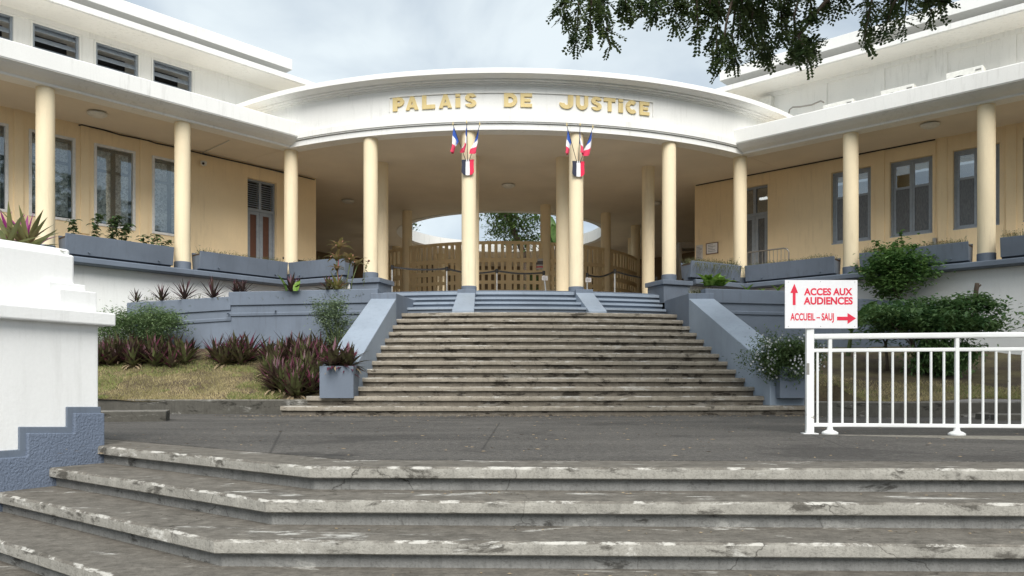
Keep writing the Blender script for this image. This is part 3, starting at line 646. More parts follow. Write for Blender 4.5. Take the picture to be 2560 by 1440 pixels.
# upper storey
EZ = 9.21
uw = [spx(-1, 82, 198), spx(-1, 240, 346), spx(-1, 383, 480)]
d_ = uw[0][0]-uw[1][0]; uw.append((uw[0][0]+d_, uw[0][1]+d_))
for sd in (-1, 1):
    ops = [(a, b_, 8.15, 9.07) for a, b_ in uw] if sd < 0 else []
    obj('upper_wall', wall_open(sd, -4.2, 9.6, 7.35, EZ+0.02, ops, WO, 0.28), WHITE, ch)
    mb = MB(); mb.wbox(sd, -4.4, 9.6, WO-4, WO+1.0, EZ, EZ+0.15); mb.wbox(sd, -4.4, 9.6, WO-3.9, WO+1.03, EZ+0.02, EZ+0.17); obj('eave', mb, WHITE, ch, bev=0.008)
    mb = MB(); mb.wbox(sd, -4.3, 9.6, WO-3.8, WO+0.95, EZ+0.165, EZ+0.178); obj('bounce_sheet', mb, EAVEGREY, ch)  # added grey sheet on the eave, keeps the roof slab's underside dim
    o_s = WO-0.35; s_e = wing_s(sd, 731 if sd < 0 else 1799, o_s); zs = EYE+793/F*wing(sd, s_e, o_s)[1] if sd < 0 else None
    if sd < 0: ZS = zs
    mb = MB(); mb.wbox(sd, s_e, 9.6, WO-5, o_s, ZS, ZS+0.32); obj('roof_slab', mb, WHITE, ch, bev=0.01)
    mb = MB(); mb.wbox(sd, s_e+0.8, 9.6, WO-4.8, WO-2.6, EZ+0.1, ZS+0.02); obj('clerestory', mb, WHITE, ch)
    mb = MB(); mb.wbox(sd, -4.2, 9.6, WO+0.0, WO+0.035, 9.085, EZ+0.01); obj('wall_band', mb, WHITE, ch)
for a, b_ in uw:
    mb = MB(); frame_rect(mb, -1, a, b_, 8.15, 9.07, 0.05, WO-0.14, WO-0.04); wf = obj('jalousie', mb, FRAMEG, ch)
    mb = MB(); frame_rect(mb, -1, a-0.05, b_+0.05, 8.10, 9.08, 0.045, WO-0.002, WO+0.02); obj('architrave_trim', mb, WHITE, wf)
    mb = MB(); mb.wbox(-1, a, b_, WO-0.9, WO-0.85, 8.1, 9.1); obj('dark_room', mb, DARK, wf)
    for i in range(4):
        z0 = 8.18+0.235*i; m = MB(); q = lambda x, o, z: wing(-1, x, WO+o, z)
        m.hexa([q(a+0.04, -0.17, z0+0.135), q(b_-0.04, -0.17, z0+0.135), q(b_-0.04, -0.06, z0), q(a+0.04, -0.06, z0), q(a+0.04, -0.17, z0+0.15), q(b_-0.04, -0.17, z0+0.15), q(b_-0.04, -0.06, z0+0.015), q(a+0.04, -0.06, z0+0.015)])
        obj('slat', m, FRAMEG, wf)
for a, b_ in ((1990, 2068), (2179, 2212), (2332, 2369), (2500, 2541)):
    x0, x1 = spx(1, a, b_); mb = MB(); mb.wbox(1, x0, x1, WO-0.01, WO+0.03, 7.4, 9.087); obj('upper_pilaster', mb, WHITE, ch)
for a, b_ in ((198, 240), (346, 383), (480, 690)):
    x0, x1 = spx(-1, a, b_); mb = MB(); mb.wbox(-1, x0+0.06, x1-0.06, WO-0.01, WO+0.012, 7.4, 9.087); obj('upper_pilaster', mb, WHITE, ch)
# ================================================================== GREAT STAIRCASE
stc = thing('great_staircase', 'broad weathered concrete staircase with slate blue sloped parapets rising to the portico', 'staircase', B(0.32, -5.5, 0))
def stairpath(lx0, ly, r, h, n):
    amx = math.asin(h/r); return [B(lx0+r*sin(-amx+2*amx*i/n), ly+r-r*cos(-amx+2*amx*i/n)) for i in range(n+1)]
RISE = 0.167
RS = random.Random(8)
for k in range(1, 14):
    Dk = 13.35+(k-1)*0.352; r = 30-16*(k-1)/12
    h = {1: 4.88, 2: 4.50}.get(k, 3.80-(k-3)*0.047); z = RISE*k
    ps = stairpath(0.32, Dk-19.7, r, h, int(h*2/0.14))
    m1 = MB(); m1.sweep(ps, [(-0.9, z-RISE-0.02), (-0.055, z-RISE-0.02), (-0.055, z-0.07), (-0.9, z-0.07)]); s_ = obj('step', m1, RISERB, stc)
    m2 = MB(); m2.sweep(ps, [(-0.9, z-0.068), (-0.006, z-0.080), (0, z-0.074), (0, z-0.034), (0, z-0.012), (-0.012, z), (-0.085, z+0.0002), (-0.9, z+0.001)], chip=(2, 4, 5), amp=0.006, rnd=RS)
    wear(obj('nosing', m2, CONCB, s_, smooth=25), 8, (4, 5))
for j, (D, zz, am) in enumerate(((18.06, 2.338, 15.2), (18.54, 2.505, 16.0), (19.05, 2.672, 17.0), (19.47, 2.839, 18.2))):
    rr = AC-(D-19.7); pth = arcpath(-radians(am), radians(am), rr, 40); last = j == 3
    m1 = MB(); m1.sweep(pth, [(-0.7, zz-RISE-0.02), (-0.045, zz-RISE-0.02), (-0.045, zz-0.045), (-0.7, zz-0.045)]); s_ = obj('painted_step', m1, BLUE, stc)
    zt = zz+(0.018 if last else 0)
    m2 = MB(); m2.sweep(pth, [(-0.68, zz-0.047), (0, zz-0.05), (0, zt-0.006), (-0.006, zt), (-0.68, zt)]); obj('nosing', m2, BLUEL, s_)
mb = MB(); mb.sweep(arcpath(-radians(18.4), radians(18.4), AC, 40), [(-0.30, 2.8), (0.17, 2.8), (0.17, 2.895), (-0.30, 2.895)]); obj('floor_edge', mb, BLUE, stc)
def ramp4(a0, a1, b0, b1, z0, z1, zb, D0, D1):       # a: x of both sides at the near end, b: at the far end
    m = MB(); m.hexa([(a0, D0, zb), (a1, D0, zb), (b1, D1, zb), (b0, D1, zb), (a0, D0, z0), (a1, D0, z0), (b1, D1, z1), (b0, D1, z1)]); return m
for (a0, a1, b0, b1) in ((-3.40, -2.80, -3.13, -2.57), (4.58, 5.20, 3.92, 4.48)):
    sd = -1 if a0 < 0 else 1
    pr = obj('parapet', ramp4(a0, a1, b0, b1, 0.83, 2.455, 0.0, 13.95, 17.42), BLUEL, stc, bev=0.012)
    ins = 0.004
    mb = ramp4(b0-ins, b1+ins, b0+(0.02 if sd < 0 else -0.25), b1+(0.25 if sd < 0 else -0.02), 2.575, 2.575, 0.8, 17.415, 18.9); obj('parapet_end', mb, BLUE, pr, bev=0.012)
for (a0, a1, b0, b1, dn) in ((-1.36, -0.86, -1.33, -0.90, 17.80), (1.76, 2.17, 1.56, 1.98, 17.98)):
    pr = obj('middle_ramp', ramp4(a0, a1, b0, b1, 2.235, 2.80, 2.0, dn, 19.22), BLUEL, stc, bev=0.01)
    mb = ramp4(b0-0.004, b1+0.004, b0, b1, 2.885, 2.885, 2.3, 19.215, 19.75); obj('ramp_end', mb, BLUE, pr, bev=0.01)
for x0, x1, zt in ((-3.36, -2.77, 0.86), (4.68, 5.19, 0.85)):
    m = MB(); D0, D1 = 13.72, 14.22
    m.box(x0, x1, D0, D0+0.08, 0.30, zt); m.box(x0, x0+0.08, D0+0.08, D1, 0.30, zt); m.box(x1-0.08, x1, D0+0.08, D1, 0.30, zt); m.box(x0+0.08, x1-0.08, D1-0.08, D1, 0.30, zt)
    pb = obj('planter_box', m, BLUE, stc)
    m = MB(); m.box(x0+0.07, x1-0.07, D0+0.07, D1-0.07, 0.5, zt-0.06); obj('soil', m, SOIL, pb)
# ================================================================== GARDEN WALLS AND TERRACES
def gwall(label, path, sd):                          # path left to right, (x, y, ztop) per point
    t_ = thing('garden_wall', label, 'wall', (path[1][0], path[1][1], 0.8))
    def seg(nm, a, b_, prof, mat):
        m = MB(); m.sweep([(a[0], a[1], a[2]), (b_[0], b_[1], b_[2])], prof); return obj(nm, m, mat, t_, bev=0.008)
    for i, (a, b_) in enumerate(zip(path[:-1], path[1:])):
        if i == 1: continue
        seg('wall_body', a, b_, [(-0.26, -2.1), (-0.03, -2.1), (-0.03, -0.56), (-0.26, -0.56)], BLUE)
        seg('moulding', a, b_, [(-0.25, -0.57), (0.0, -0.565), (0.006, -0.50), (-0.01, -0.49), (-0.01, -0.31), (-0.25, -0.31)], BLUE)
        seg('coping', a, b_, [(-0.24, -0.32), (0.03, -0.315), (0.03, -0.012), (0.018, 0.0), (-0.24, 0.0)], BLUE)
    return t_
gl = gwall('slate blue garden wall with drain spouts behind the purple plants', [(-9.0, 18.05, 2.42), (-6.56, 18.325, 2.605), (-6.60, 18.33, 2.71), (-3.02, 17.70, 2.71)], -1)
gr = gwall('shaded slate blue garden wall behind the access sign', [(4.36, 17.75, 2.72), (7.4, 18.35, 2.71), (7.36, 18.345, 2.605), (9.9, 18.2, 2.42)], 1)
for px, py, D in ((568, 783, 18.2), (688, 776, 18.1)):
    p = at(px, py, D); mb = MB(); mb.tube([p+Vector((0, 0.1, 0)), p+Vector((0.01, -0.09, -0.012))], 0.018, 8); obj('drain_spout', mb, BLUE, gl)
m = MB(); m.add([(-9.0, 18.25, 2.30), (-6.6, 18.5, 2.5), (-2.8, 17.9, 2.6), (-2.8, 20.6, 2.6), (-6.3, 21.2, 2.55), (-9.4, 18.7, 2.3)], [(0, 1, 2, 3, 4, 5)]); obj('terrace_soil', m, SOIL, kind='structure')
m = MB(); m.add([(4.3, 17.95, 2.62), (7.4, 18.5, 2.6), (9.9, 18.4, 2.32), (10.6, 18.2, 2.3), (6.3, 21.8, 2.55), (3.5, 20.7, 2.6)], [(0, 1, 2, 3, 4, 5)]); obj('terrace_soil', m, SOIL, kind='structure')
# trough planters on the ledge
def trough(label, path, group=None):
    t_ = thing('planter_trough', label, 'planter', (path[0][0], path[0][1], LEDGE), group)
    z0, z1 = LEDGE+0.045, LEDGE+0.47
    m = MB(); m.sweep(path, [(-0.10, z0), (0.25, z0), (0.315, z1), (0.265, z1), (0.24, z1-0.09), (-0.11, z1-0.09), (-0.125, z1), (-0.165, z1)]); obj('trough', m, BLUE, t_, bev=0.008)
    m = MB(); m.sweep(path, [(-0.02, LEDGE-0.01), (0.12, LEDGE-0.01), (0.12, z0+0.01), (-0.02, z0+0.01)]); obj('foot', m, BLUE, t_)
    m = MB(); m.sweep(path, [(-0.11, z1-0.095), (0.25, z1-0.095), (0.25, z1-0.055), (-0.11, z1-0.055)]); obj('soil', m, SOIL, t_)
    for t in (0.2, 0.85):
        k = min(len(path)-2, int(t*(len(path)-1))); f = t*(len(path)-1)-k; a, b_ = path[k], path[k+1]; d = Vector((b_[0]-a[0], b_[1]-a[1], 0)); nn = Vector((d.y, -d.x, 0)).normalized()
        p = Vector((a[0]+d.x*f, a[1]+d.y*f, z0+0.07)); m = MB(); m.tube([p+nn*0.2, p+nn*0.31], 0.017, 8); obj('drain_spout', m, BLUE, t_)
    return t_
def wp(sd, s0, s1): return [wing(sd, s1, 0), wing(sd, s0, 0)] if sd < 0 else [wing(sd, s0, 0), wing(sd, s1, 0)]
trough('slate blue trough planter with tall leafy green plants on the ledge', wp(-1, 3.32, 5.66))
trough('slate blue trough planter with sparse grass before the louvred door', wp(-1, 0.28, 2.68))
trough('curved slate blue trough planter behind the striped cordyline', [arc(radians(-32.4+i*1.3), 11.15) for i in range(8)])
trough('curved slate blue trough planter overgrown with trailing grass beside the portico', [arc(radians(22.8+i*1.3), 11.15) for i in range(8)])
trough('slate blue trough planter in front of the steel crowd barrier', wp(1, 0.28, 2.68))
trough('slate blue trough planter half hidden by the tall green shrub', wp(1, 3.28, 5.66))
trough('slate blue trough planter cut by the picture edge beyond the last column', wp(1, 6.28, 8.66))
# ================================================================== LATTICE GATE round the court
GR, GC = 5.66, 13.45
def gp(a, r=GR, z=None): return B(r*sin(a), GC-r*cos(a), z)
gate = thing('lattice_fence', 'tall tan lattice fence curving between the inner columns of the court', 'fence', gp(0, GR, FLOOR))
GT = 5.60
RAILS = [(GT-0.10, GT), (4.87, 5.01), (4.44, 4.59), (4.11, 4.22), (3.76, 3.90), (3.40, 3.54), (2.90, 3.10)]
amax = radians(78)
for z0, z1 in RAILS:
    m = MB(); m.sweep([gp(-amax+2*amax*i/72) for i in range(73)], [(-0.045, z0), (0.045, z0), (0.045, z1), (-0.045, z1)]); obj('rail', m, LATT, gate)
stp = 0.225/GR; nS = int(amax/stp)
for i in range(-nS, nS+1):
    a = i*stp; q = gp(a); ex = (cos(a)*bc-sin(a)*bs, cos(a)*bs+sin(a)*bc); ey = (-ex[1], ex[0])
    wdt = 0.055 if i % 8 else 0.10
    m = MB(); m.fbox(q, ex, ey, -wdt, wdt, -0.038, 0.038, FLOOR, GT-0.02); obj('slat', m, LATT, gate)
# stanchions and belts
belt_pts = []
STN = [(980, 21.7), (1117, 22.0), (1242, 22.4), (1368, 22.8), (1468, 23.2), (1537, 22.5), (1640, 24.0)]
slab = ['chrome queue post just inside the left outer portico column', 'chrome queue post between the two left portico columns', 'chrome queue post at the centre of the portico with belts both ways', 'leaning chrome queue post carrying a small white notice', 'chrome queue post carrying a small notice right of the flagged column', 'chrome queue post in front of the right lattice', 'chrome queue post beside the right outer portico column']
for (px, D), lb in zip(STN, slab):
    b0 = Vector(((px-1280)/F*D, D, FLOOR)); lean = Vector((-0.10, 0, 0)) if px == 1368 else Vector((0, 0, 0)); tp = b0+Vector((0, 0, 0.95))+lean
    t_ = thing('queue_post', lb, 'barrier post', b0)
    m = MB(); m.lathe(b0, [(0.16, 0), (0.16, 0.015), (0.03, 0.05), (0.022, 0.06)], 16); obj('foot', m, BLACK, t_, smooth=30)
    m = MB(); m.tube([b0+Vector((0, 0, 0.04)), tp], 0.026, 10); obj('pole', m, CHROME, t_, smooth=30)
    m = MB(); m.tube([tp+Vector((0, 0, -0.07)), tp+Vector((0, 0, 0.05))], 0.042, 10); obj('belt_head', m, BLACK, t_, smooth=30)
    if px in (1368, 1468):
        m = MB(); c0 = tp+Vector((0.03, -0.05, -0.16)); m.box(c0.x-0.085, c0.x+0.085, c0.y-0.006, c0.y+0.006, c0.z-0.065, c0.z+0.065); nb = obj('notice', m, PAPER, t_)
        m = MB()
        for i in range(3): m.box(c0.x-0.06, c0.x+0.05, c0.y-0.009, c0.y-0.007, c0.z-0.035+i*0.03, c0.z-0.025+i*0.03)
        obj('print_lines', m, INK, nb)
    belt_pts.append(tp)
for i, (a, b_, lb) in enumerate(((0, 1, 'black retractable belt strung behind the left flagged column side'), (1, 2, 'black retractable belt crossing behind the left flagged column'), (2, 3, 'black retractable belt in front of the central lattice'), (4, 5, 'black retractable belt sloping in front of the right lattice'), (5, 6, 'black retractable belt running to the right outer column'))):
    A, E = belt_pts[a], belt_pts[b_]; pts = [A+(E-A)*t+Vector((0, 0, -0.05*sin(pi*t)*(1+i % 2))) for t in [k/10 for k in range(11)]]
    m = MB(); m.sweep([(p.x, p.y, p.z) for p in (pts if pts[0].x < pts[-1].x else pts[::-1])], [(-0.003, -0.025), (0.003, -0.025), (0.003, 0.025), (-0.003, 0.025)])
    tag(obj('barrier_belt', m, BLACK), lb, 'belt')
A, E = wing(-1, 0.1, -0.25, 3.99), Vector(at(905, 655, 23.5)); pts = [A+(E-A)*t+Vector((0, 0, -0.10*sin(pi*t))) for t in [k/10 for k in range(11)]]
m = MB(); m.sweep([tuple(p) for p in pts], [(-0.004, -0.03), (0.004, -0.03), (0.004, 0.03), (-0.004, 0.03)]); tag(obj('barrier_belt', m, BLACK), 'dark belt sagging from the corner column past the ochre wall end', 'belt')
# poster on the inner column
p = at(1350, 660, 27.55); m = MB(); n = 8
for i in range(n+1):
    a = radians(-50+100*i/n); m.v += [(p.x+0.19*sin(a), p.y-0.19*cos(a)+0.19, p.z-0.19), (p.x+0.19*sin(a), p.y-0.19*cos(a)+0.19, p.z+0.19)]
m.f = [(2*i, 2*i+2, 2*i+3, 2*i+1) for i in range(n)]
ps_ = tag(obj('poster', m, PAPER, recalc=False), 'small poster with dark and red print wrapped round the inner column', 'poster')
for z0, z1, mt in ((-0.02, 0.11, INK), (-0.12, -0.08, RED)):
    m = MB()
    for i in range(n+1):
        a = radians(-42+84*i/n); m.v += [(p.x+0.192*sin(a), p.y-0.192*cos(a)+0.19, p.z+z0), (p.x+0.192*sin(a), p.y-0.192*cos(a)+0.19, p.z+z1)]
    m.f = [(2*i, 2*i+2, 2*i+3, 2*i+1) for i in range(n)]; obj('print_block', m, mt, ps_, recalc=False)
# ================================================================== FLAGS
def trophy(a, label, seed):
    rr = random.Random(seed); q = Vector(arc(a, 11.15+0.19, 0)); tg = Vector((cos(a)*bc-sin(a)*bs, cos(a)*bs+sin(a)*bc, 0)); nr = Vector((tg.y, -tg.x, 0))
    zc = 5.93; base = q+Vector((0, 0, zc)); t_ = thing('flag_trophy', label, 'flags', base, 'flag trophies on the two middle columns')
    L = lambda x, z, d: base+tg*x+nr*d+Vector((0, 0, z))
    xs = [-0.155, -0.052, 0.052, 0.155]
    def half(x): ax = abs(x); return -0.20+0.03*(ax/0.155)+0.06*max(0, (ax-0.09)/0.065)**2
    sh = None
    for i, (mt, nm) in enumerate(((SNAVY, 'shield'), (FWHITE, 'shield_stripe'), (SRED, 'shield_stripe'))):
        x0, x1 = xs[i], xs[i+1]; N = 6
        top = [(x0, 0.19), (x1, 0.19)]
        def pinch(x, z): return x*(1-0.06*sin(pi*min(1, max(0, (z+0.05)/0.24))))
        right = [(pinch(x1, z), z) for z in (0.12, 0.05, -0.02, -0.10)]; left = [(pinch(x0, z), z) for z in (-0.10, -0.02, 0.05, 0.12)]
        bot = [(x1+(x0-x1)*k/N, half(x1+(x0-x1)*k/N)) for k in range(N+1)]
        poly = top+right+bot+left
        m = MB(); m.prism([L(x, z, 0.02) for x, z in poly], nr*0.03)
        o = obj(nm, m, mt, t_ if sh is None else sh)
        if sh is None: sh = o
    for dx, tz in ((-0.34, 1.02), (0.0, 1.05), (0.32, 1.0)):
        p0 = L(dx*0.12, 0.15, 0.05); p1 = L(dx, tz-0.02, 0.22+rr.uniform(-0.03, 0.03)); dv = (p0-p1).normalized()
        m = MB(); m.tube([p0, p1], 0.008, 6); pl = obj('flag_pole', m, BLACK, t_)
        m = MB(); m.lathe(p1, [(0.012, -0.01), (0.016, 0.02), (0.002, 0.08)], 8); obj('finial', m, GOLD, pl)
        hoist = 0.36; N = 18; K = 10; ph = rr.uniform(0, 6); fold = rr.choice((-1, 1))
        def fp(u, v):
            H = p1+dv*(0.05+hoist*u); drop = v*(0.62-0.30*u)
            sw = fold*0.09*v*(0.4+u)+0.05*v*sin(u*7+ph)+0.025*sin(v*5+ph+u*3)*v
            return H+Vector((0, 0, -drop))+tg*sw+nr*(0.05*v*cos(u*8+ph)+0.02*v)
        fl = None
        for c_, (mt, nm) in enumerate(((FBLUE, 'flag'), (FWHITE, 'flag_band'), (FRED, 'flag_band'))):
            m = MB(); n0 = 6
            for i in range(n0+1):
                for k in range(K+1): m.v.append(tuple(fp(k/K, (c_+i/n0)/3)))
            for i in range(n0):
                for k in range(K): a_ = i*(K+1)+k; m.f.append((a_, a_+1, a_+K+2, a_+K+1))
            o = obj(nm, m, mt, t_ if fl is None else fl, recalc=False, smooth=True)
            if fl is None: fl = o
trophy(-radians(6.95), 'tricolour shield with three draped flags on the left middle column', 5)
trophy(radians(6.95), 'tricolour shield with three draped flags on the right middle column', 9)
# ================================================================== RAILING AND SIGN
FD0, FD1 = 8.2, 7.70
def fpt(px, z=0):                                     # a point on the railing line
    r = (px-1280)/F; x0 = (2024-1280)/F*FD0; x1 = (2900-1280)/F*FD1
    k = (r*FD0-x0)/((x1-x0)-r*(FD1-FD0)); return Vector((x0+(x1-x0)*k, FD0+(FD1-FD0)*k, z))
fence = thing('white_railing', 'white tubular metal railing on cone feet at the edge of the landing', 'railing', fpt(2074))
fe = (fpt(2900)-fpt(2074)).normalized(); fe2 = (fe.x, fe.y); fn2 = (-fe.y, fe.x)
Pst = fpt(2024); a0 = 0.035
Lr = (fpt(2900)-Pst).length
def rail(nm, z, hy, hz): m = MB(); m.fbox((Pst.x, Pst.y, 0), fe2, fn2, a0, Lr, -hy, hy, z-hz, z+hz); return obj(nm, m, WPAINT, fence, bev=min(hy, hz)*0.5)
rail('top_rail', 1.016, 0.030, 0.029); rail('middle_rail', 0.872, 0.016, 0.019); rail('bottom_rail', 0.097, 0.018, 0.020)
sp = (fpt(2392)-fpt(2074.7)).length/10; s1 = (fpt(2074.7)-Pst).length
for i in range(-1, 24):
    d = s1+i*sp; q = Pst+fe*d
    if d > Lr: break
    if i % 10 == 0:
        m = MB(); m.fbox((q.x, q.y, 0), fe2, fn2, -0.019, 0.019, -0.021, 0.021, 0.06, 1.0); po_ = obj('post', m, WPAINT, fence, bev=0.006)
        m = MB(); m.lathe((q.x, q.y, 0.0), [(0.082, 0.004), (0.082, 0.02), (0.06, 0.035), (0.034, 0.045), (0.024, 0.09), (0.024, 0.10)], 20); obj('foot', m, WPAINT, po_, smooth=40)
    else:
        m = MB(); m.tube([(q.x, q.y, 0.11), (q.x, q.y, 0.866)], 0.0125, 8); obj('bar', m, WPAINT, fence, smooth=40)
sg = thing('access_sign', 'white court direction sign with red lettering and arrows on a white post', 'sign', Pst)
m = MB(); m.fbox((Pst.x, Pst.y, 0), fe2, fn2, -0.038, 0.038, -0.038, 0.038, 0.004, 1.13); po_ = obj('post', m, WPAINT, sg, bev=0.005)
m = MB(); m.fbox((Pst.x, Pst.y, 0), fe2, fn2, -0.075, 0.075, -0.075, 0.075, 0.002, 0.012); obj('base_plate', m, WPAINT, po_)
m = MB(); m.fbox((Pst.x, Pst.y, 0), fe2, fn2, -0.0375, -0.010, -0.0392, -0.030, 0.62, 0.74); obj('paint_scar', m, GALV, po_)
sx0, sx1 = (1958-2024)/F*FD0, (2138-2024)/F*FD0; sz0, sz1 = EYE+(HOR-822)/F*FD0, EYE+(HOR-702)/F*FD0
m = MB(); m.fbox((Pst.x, Pst.y, 0), (1, 0), (0, 1), sx0, sx1, -0.056, -0.04, sz0, sz1); pn = obj('panel', m, SIGNW, sg, bev=0.003)
def sgp(px, py, d=0.0): return Vector((Pst.x+(px-2024)/F*FD0, Pst.y-0.0565-d, EYE+(HOR-py)/F*FD0))
def text(body, px0, px1, py0, py1, offs_, name='lettering'):
    cu = bpy.data.curves.new('t', 'FONT'); cu.body = body; cu.size = 1; cu.offset = offs_; cu.extrude = 0.02; cu.resolution_u = 4; cu.fill_mode = 'BOTH'
    ob = bpy.data.objects.new('t', cu); C.objects.link(ob); bpy.context.view_layer.update()
    me = bpy.data.meshes.new_from_object(ob.evaluated_get(bpy.context.evaluated_depsgraph_get()))
    vs_ = [v.co.copy() for v in me.vertices]; fs_ = [tuple(p.vertices) for p in me.polygons]; bpy.data.objects.remove(ob)
    x0, x1 = min(v.x for v in vs_), max(v.x for v in vs_); y0, y1 = min(v.y for v in vs_), max(v.y for v in vs_)
    m = MB(); m.add([sgp(px0+(v.x-x0)/(x1-x0)*(px1-px0), py1+(v.y-y0)/(y1-y0)*(py0-py1), 0.0008*(1+v.z/0.02)) for v in vs_], fs_)
    obj(name, m, RED, pn)
text('ACCES AUX', 2005, 2125, 722, 740, 0.036); text('AUDIENCES', 2004, 2126, 744, 763, 0.036); text('ACCUEIL \u2013 SAUJ', 1971, 2079, 784, 808, 0.026)
def spoly(pts): m = MB(); m.prism([sgp(x, y, 0.0) for x, y in pts], (0, -0.002, 0)); obj('arrow', m, RED, pn)
spoly([(1977, 764), (1977, 734), (1971, 734), (1981, 711), (1990, 734), (1984, 734), (1984, 764)])
spoly([(2087, 793), (2113, 793), (2113, 784), (2134, 797), (2113, 811), (2113, 802), (2087, 802)])
for x, y in ((1966, 707), (2131, 707), (2046, 706), (1966, 817), (2131, 817), (2046, 817)):
    m = MB(); q = sgp(x, y); m.lathe((0, 0, 0), [(0.004, 0), (0.003, 0.003)], 8); m.v = [(q.x+v[0], q.y-v[2], q.z+v[1]) for v in m.v]; obj('screw', m, GALV, pn)
# ================================================================== SMALL FITTINGS
def lamp(p, label):
    m = MB(); m.lathe(p, [(0.02, -0.11), (0.13, -0.10), (0.21, -0.055), (0.22, -0.03), (0.20, -0.02), (0.06, -0.012), (0.04, 0.02)], 20)
    tag(obj('ceiling_lamp', m, ACW, smooth=40), label, 'lamp')
def under(px, py, z=SOF): D = (z-EYE)*F/(HOR-py); return Vector(((px-1280)/F*D, D, z))
lamp(under(243, 281), 'round white ceiling lamp in the gallery above the leafy trough plants'); lamp(under(2325, 309), 'round white ceiling lamp in the gallery above the grey windows')
lamp(under(1271, 461), 'round ceiling lamp in the middle of the portico'); lamp(under(870, 500), 'round ceiling lamp deep in the portico behind the ochre wall end')
lamp(under(1637, 505), 'round ceiling lamp in the portico between the two right columns')
def cable(label, pts, r=0.016, mat=BLACK): m = MB(); m.tube(pts, r, 6); return tag(obj('cable', m, mat, smooth=True), label, 'cable')
def wl(sd, px, py, o=WO+0.03): s = wing_s(sd, px, o); return wing(sd, s, o, min(SOF-0.015, wing_z(sd, px, py, o)))
cable('black cable running along the top of the ochre wall with figured glass windows', [wl(-1, x, y) for x, y in ((197, 313), (205, 311), (225, 313), (260, 325), (300, 337), (345, 346), (372, 352), (390, 358), (430, 366), (480, 378), (520, 388), (600, 406), (680, 424), (740, 438), (786, 449))])
cable('black cable running along the top of the ochre wall with grey windows', [wl(1, x, y) for x, y in ((2338, 346), (2334, 341), (2310, 350), (2270, 358), (2220, 367), (2170, 379), (2100, 392), (2020, 407), (1940, 423), (1850, 440), (1790, 452), (1740, 462))])
cable('thin white conduit across the gallery ceiling near the security camera', [wing(-1, wing_s(-1, 506, WO), WO+0.05, SOF-0.02), under(573, 350)-Vector((0, 0, 0.015))], 0.012, ACW)
cable('thin conduit along the ochre wall below the black cable', [wl(-1, x, y+5, WO+0.02) for x, y in ((506, 378), (560, 392), (640, 411), (720, 430))], 0.012, GALV)
q = Vector(wing(-1, wing_s(-1, 508, WO+0.1), WO+0.12, wing_z(-1, 508, 409, WO+0.1)))
cc = thing('security_camera', 'small white dome security camera on the ochre wall', 'camera', q)
m = MB(); m.lathe(q, [(0.03, -0.07), (0.07, -0.05), (0.085, 0.0), (0.085, 0.05), (0.06, 0.06)], 16); obj('housing', m, ACW, cc, smooth=40)
m = MB(); m.lathe(q-Vector((-0.02, 0.07, 0.02)), [(0.004, -0.035), (0.03, -0.02), (0.035, 0.0), (0.03, 0.02), (0.004, 0.035)], 12); obj('lens', m, BLACK, cc, smooth=40)
m = MB(); m.tube([q+Vector((0, 0, 0.05)), Vector(wing(-1, wing_s(-1, 508, WO), WO, q.z+0.08))], 0.02, 8); obj('bracket', m, ACW, cc)
# notices and other things on the right wall
def wallpanel(name, label, cat, px0, px1, py0, py1, th, mat, lines):
    s0, s1 = wing_s(1, px0, WO), wing_s(1, px1, WO); z1 = wing_z(1, px0, py0, WO); z0 = wing_z(1, px1, py1, WO)
    m = MB(); m.wbox(1, s0, s1, WO+0.003, WO+th, min(z0, z1), max(z0, z1)); o = tag(obj(name, m, mat), label, cat)
    m = MB(); zl, zh = min(z0, z1), max(z0, z1)
    for i in range(lines):
        zz = zh-(zh-zl)*(0.14+0.78*i/lines); m.wbox(1, s0+(s1-s0)*0.12, s0+(s1-s0)*(0.55+0.33*R.random()), WO+th, WO+th+0.0015, zz-0.012, zz)
    obj('print_lines', m, INK, o); return o
wallpanel('paper_notice', 'faded paper notice with lines of print on the ochre wall end', 'notice', 1740, 1757, 614, 648, 0.006, PAPER, 9)
wp_ = wallpanel('framed_plan', 'framed evacuation plan on the ochre wall beside the corner column', 'notice', 1767, 1795, 610, 632, 0.02, SIGNW, 5)
m = MB(); s0, s1 = wing_s(1, 1766, WO), wing_s(1, 1796, WO); frame_rect(m, 1, min(s0, s1), max(s0, s1), wing_z(1, 1795, 633, WO), wing_z(1, 1767, 609, WO), 0.018, WO+0.002, WO+0.03); obj('frame', m, BROWNP, wp_)
q = wing_s(1, 2337, WO+0.05); zq = wing_z(1, 2337, 603, WO+0.05)
m = MB(); m.wbox(1, q-0.045, q+0.045, WO+0.0, WO+0.10, zq-0.10, zq+0.08); mm_ = tag(obj('junction_box', m, GALV, bev=0.01), 'small grey electrical box on the ochre wall below the grey windows', 'box')
m = MB(); m.wbox(1, q-0.008, q+0.008, WO+0.0, WO+0.02, zq+0.08, SOF-0.05); obj('conduit', m, CREAM, mm_)
p = at(1727, 640, 27.0); m = MB(); zt = EYE+(HOR-608)/F*27
scn = thing('metal_detector', 'grey walk-through metal detector inside the portico by the right wall end', 'scanner', (p.x, p.y, FLOOR))
for x in (-0.42, 0.42): m = MB(); m.box(p.x+x-0.05, p.x+x+0.05, p.y-0.3, p.y+0.3, FLOOR, zt); obj('side_panel', m, GALV, scn, bev=0.01)
m = MB(); m.box(p.x-0.37, p.x+0.37, p.y-0.28, p.y+0.28, zt-0.22, zt-0.002); obj('top_panel', m, GALV, scn, bev=0.01)
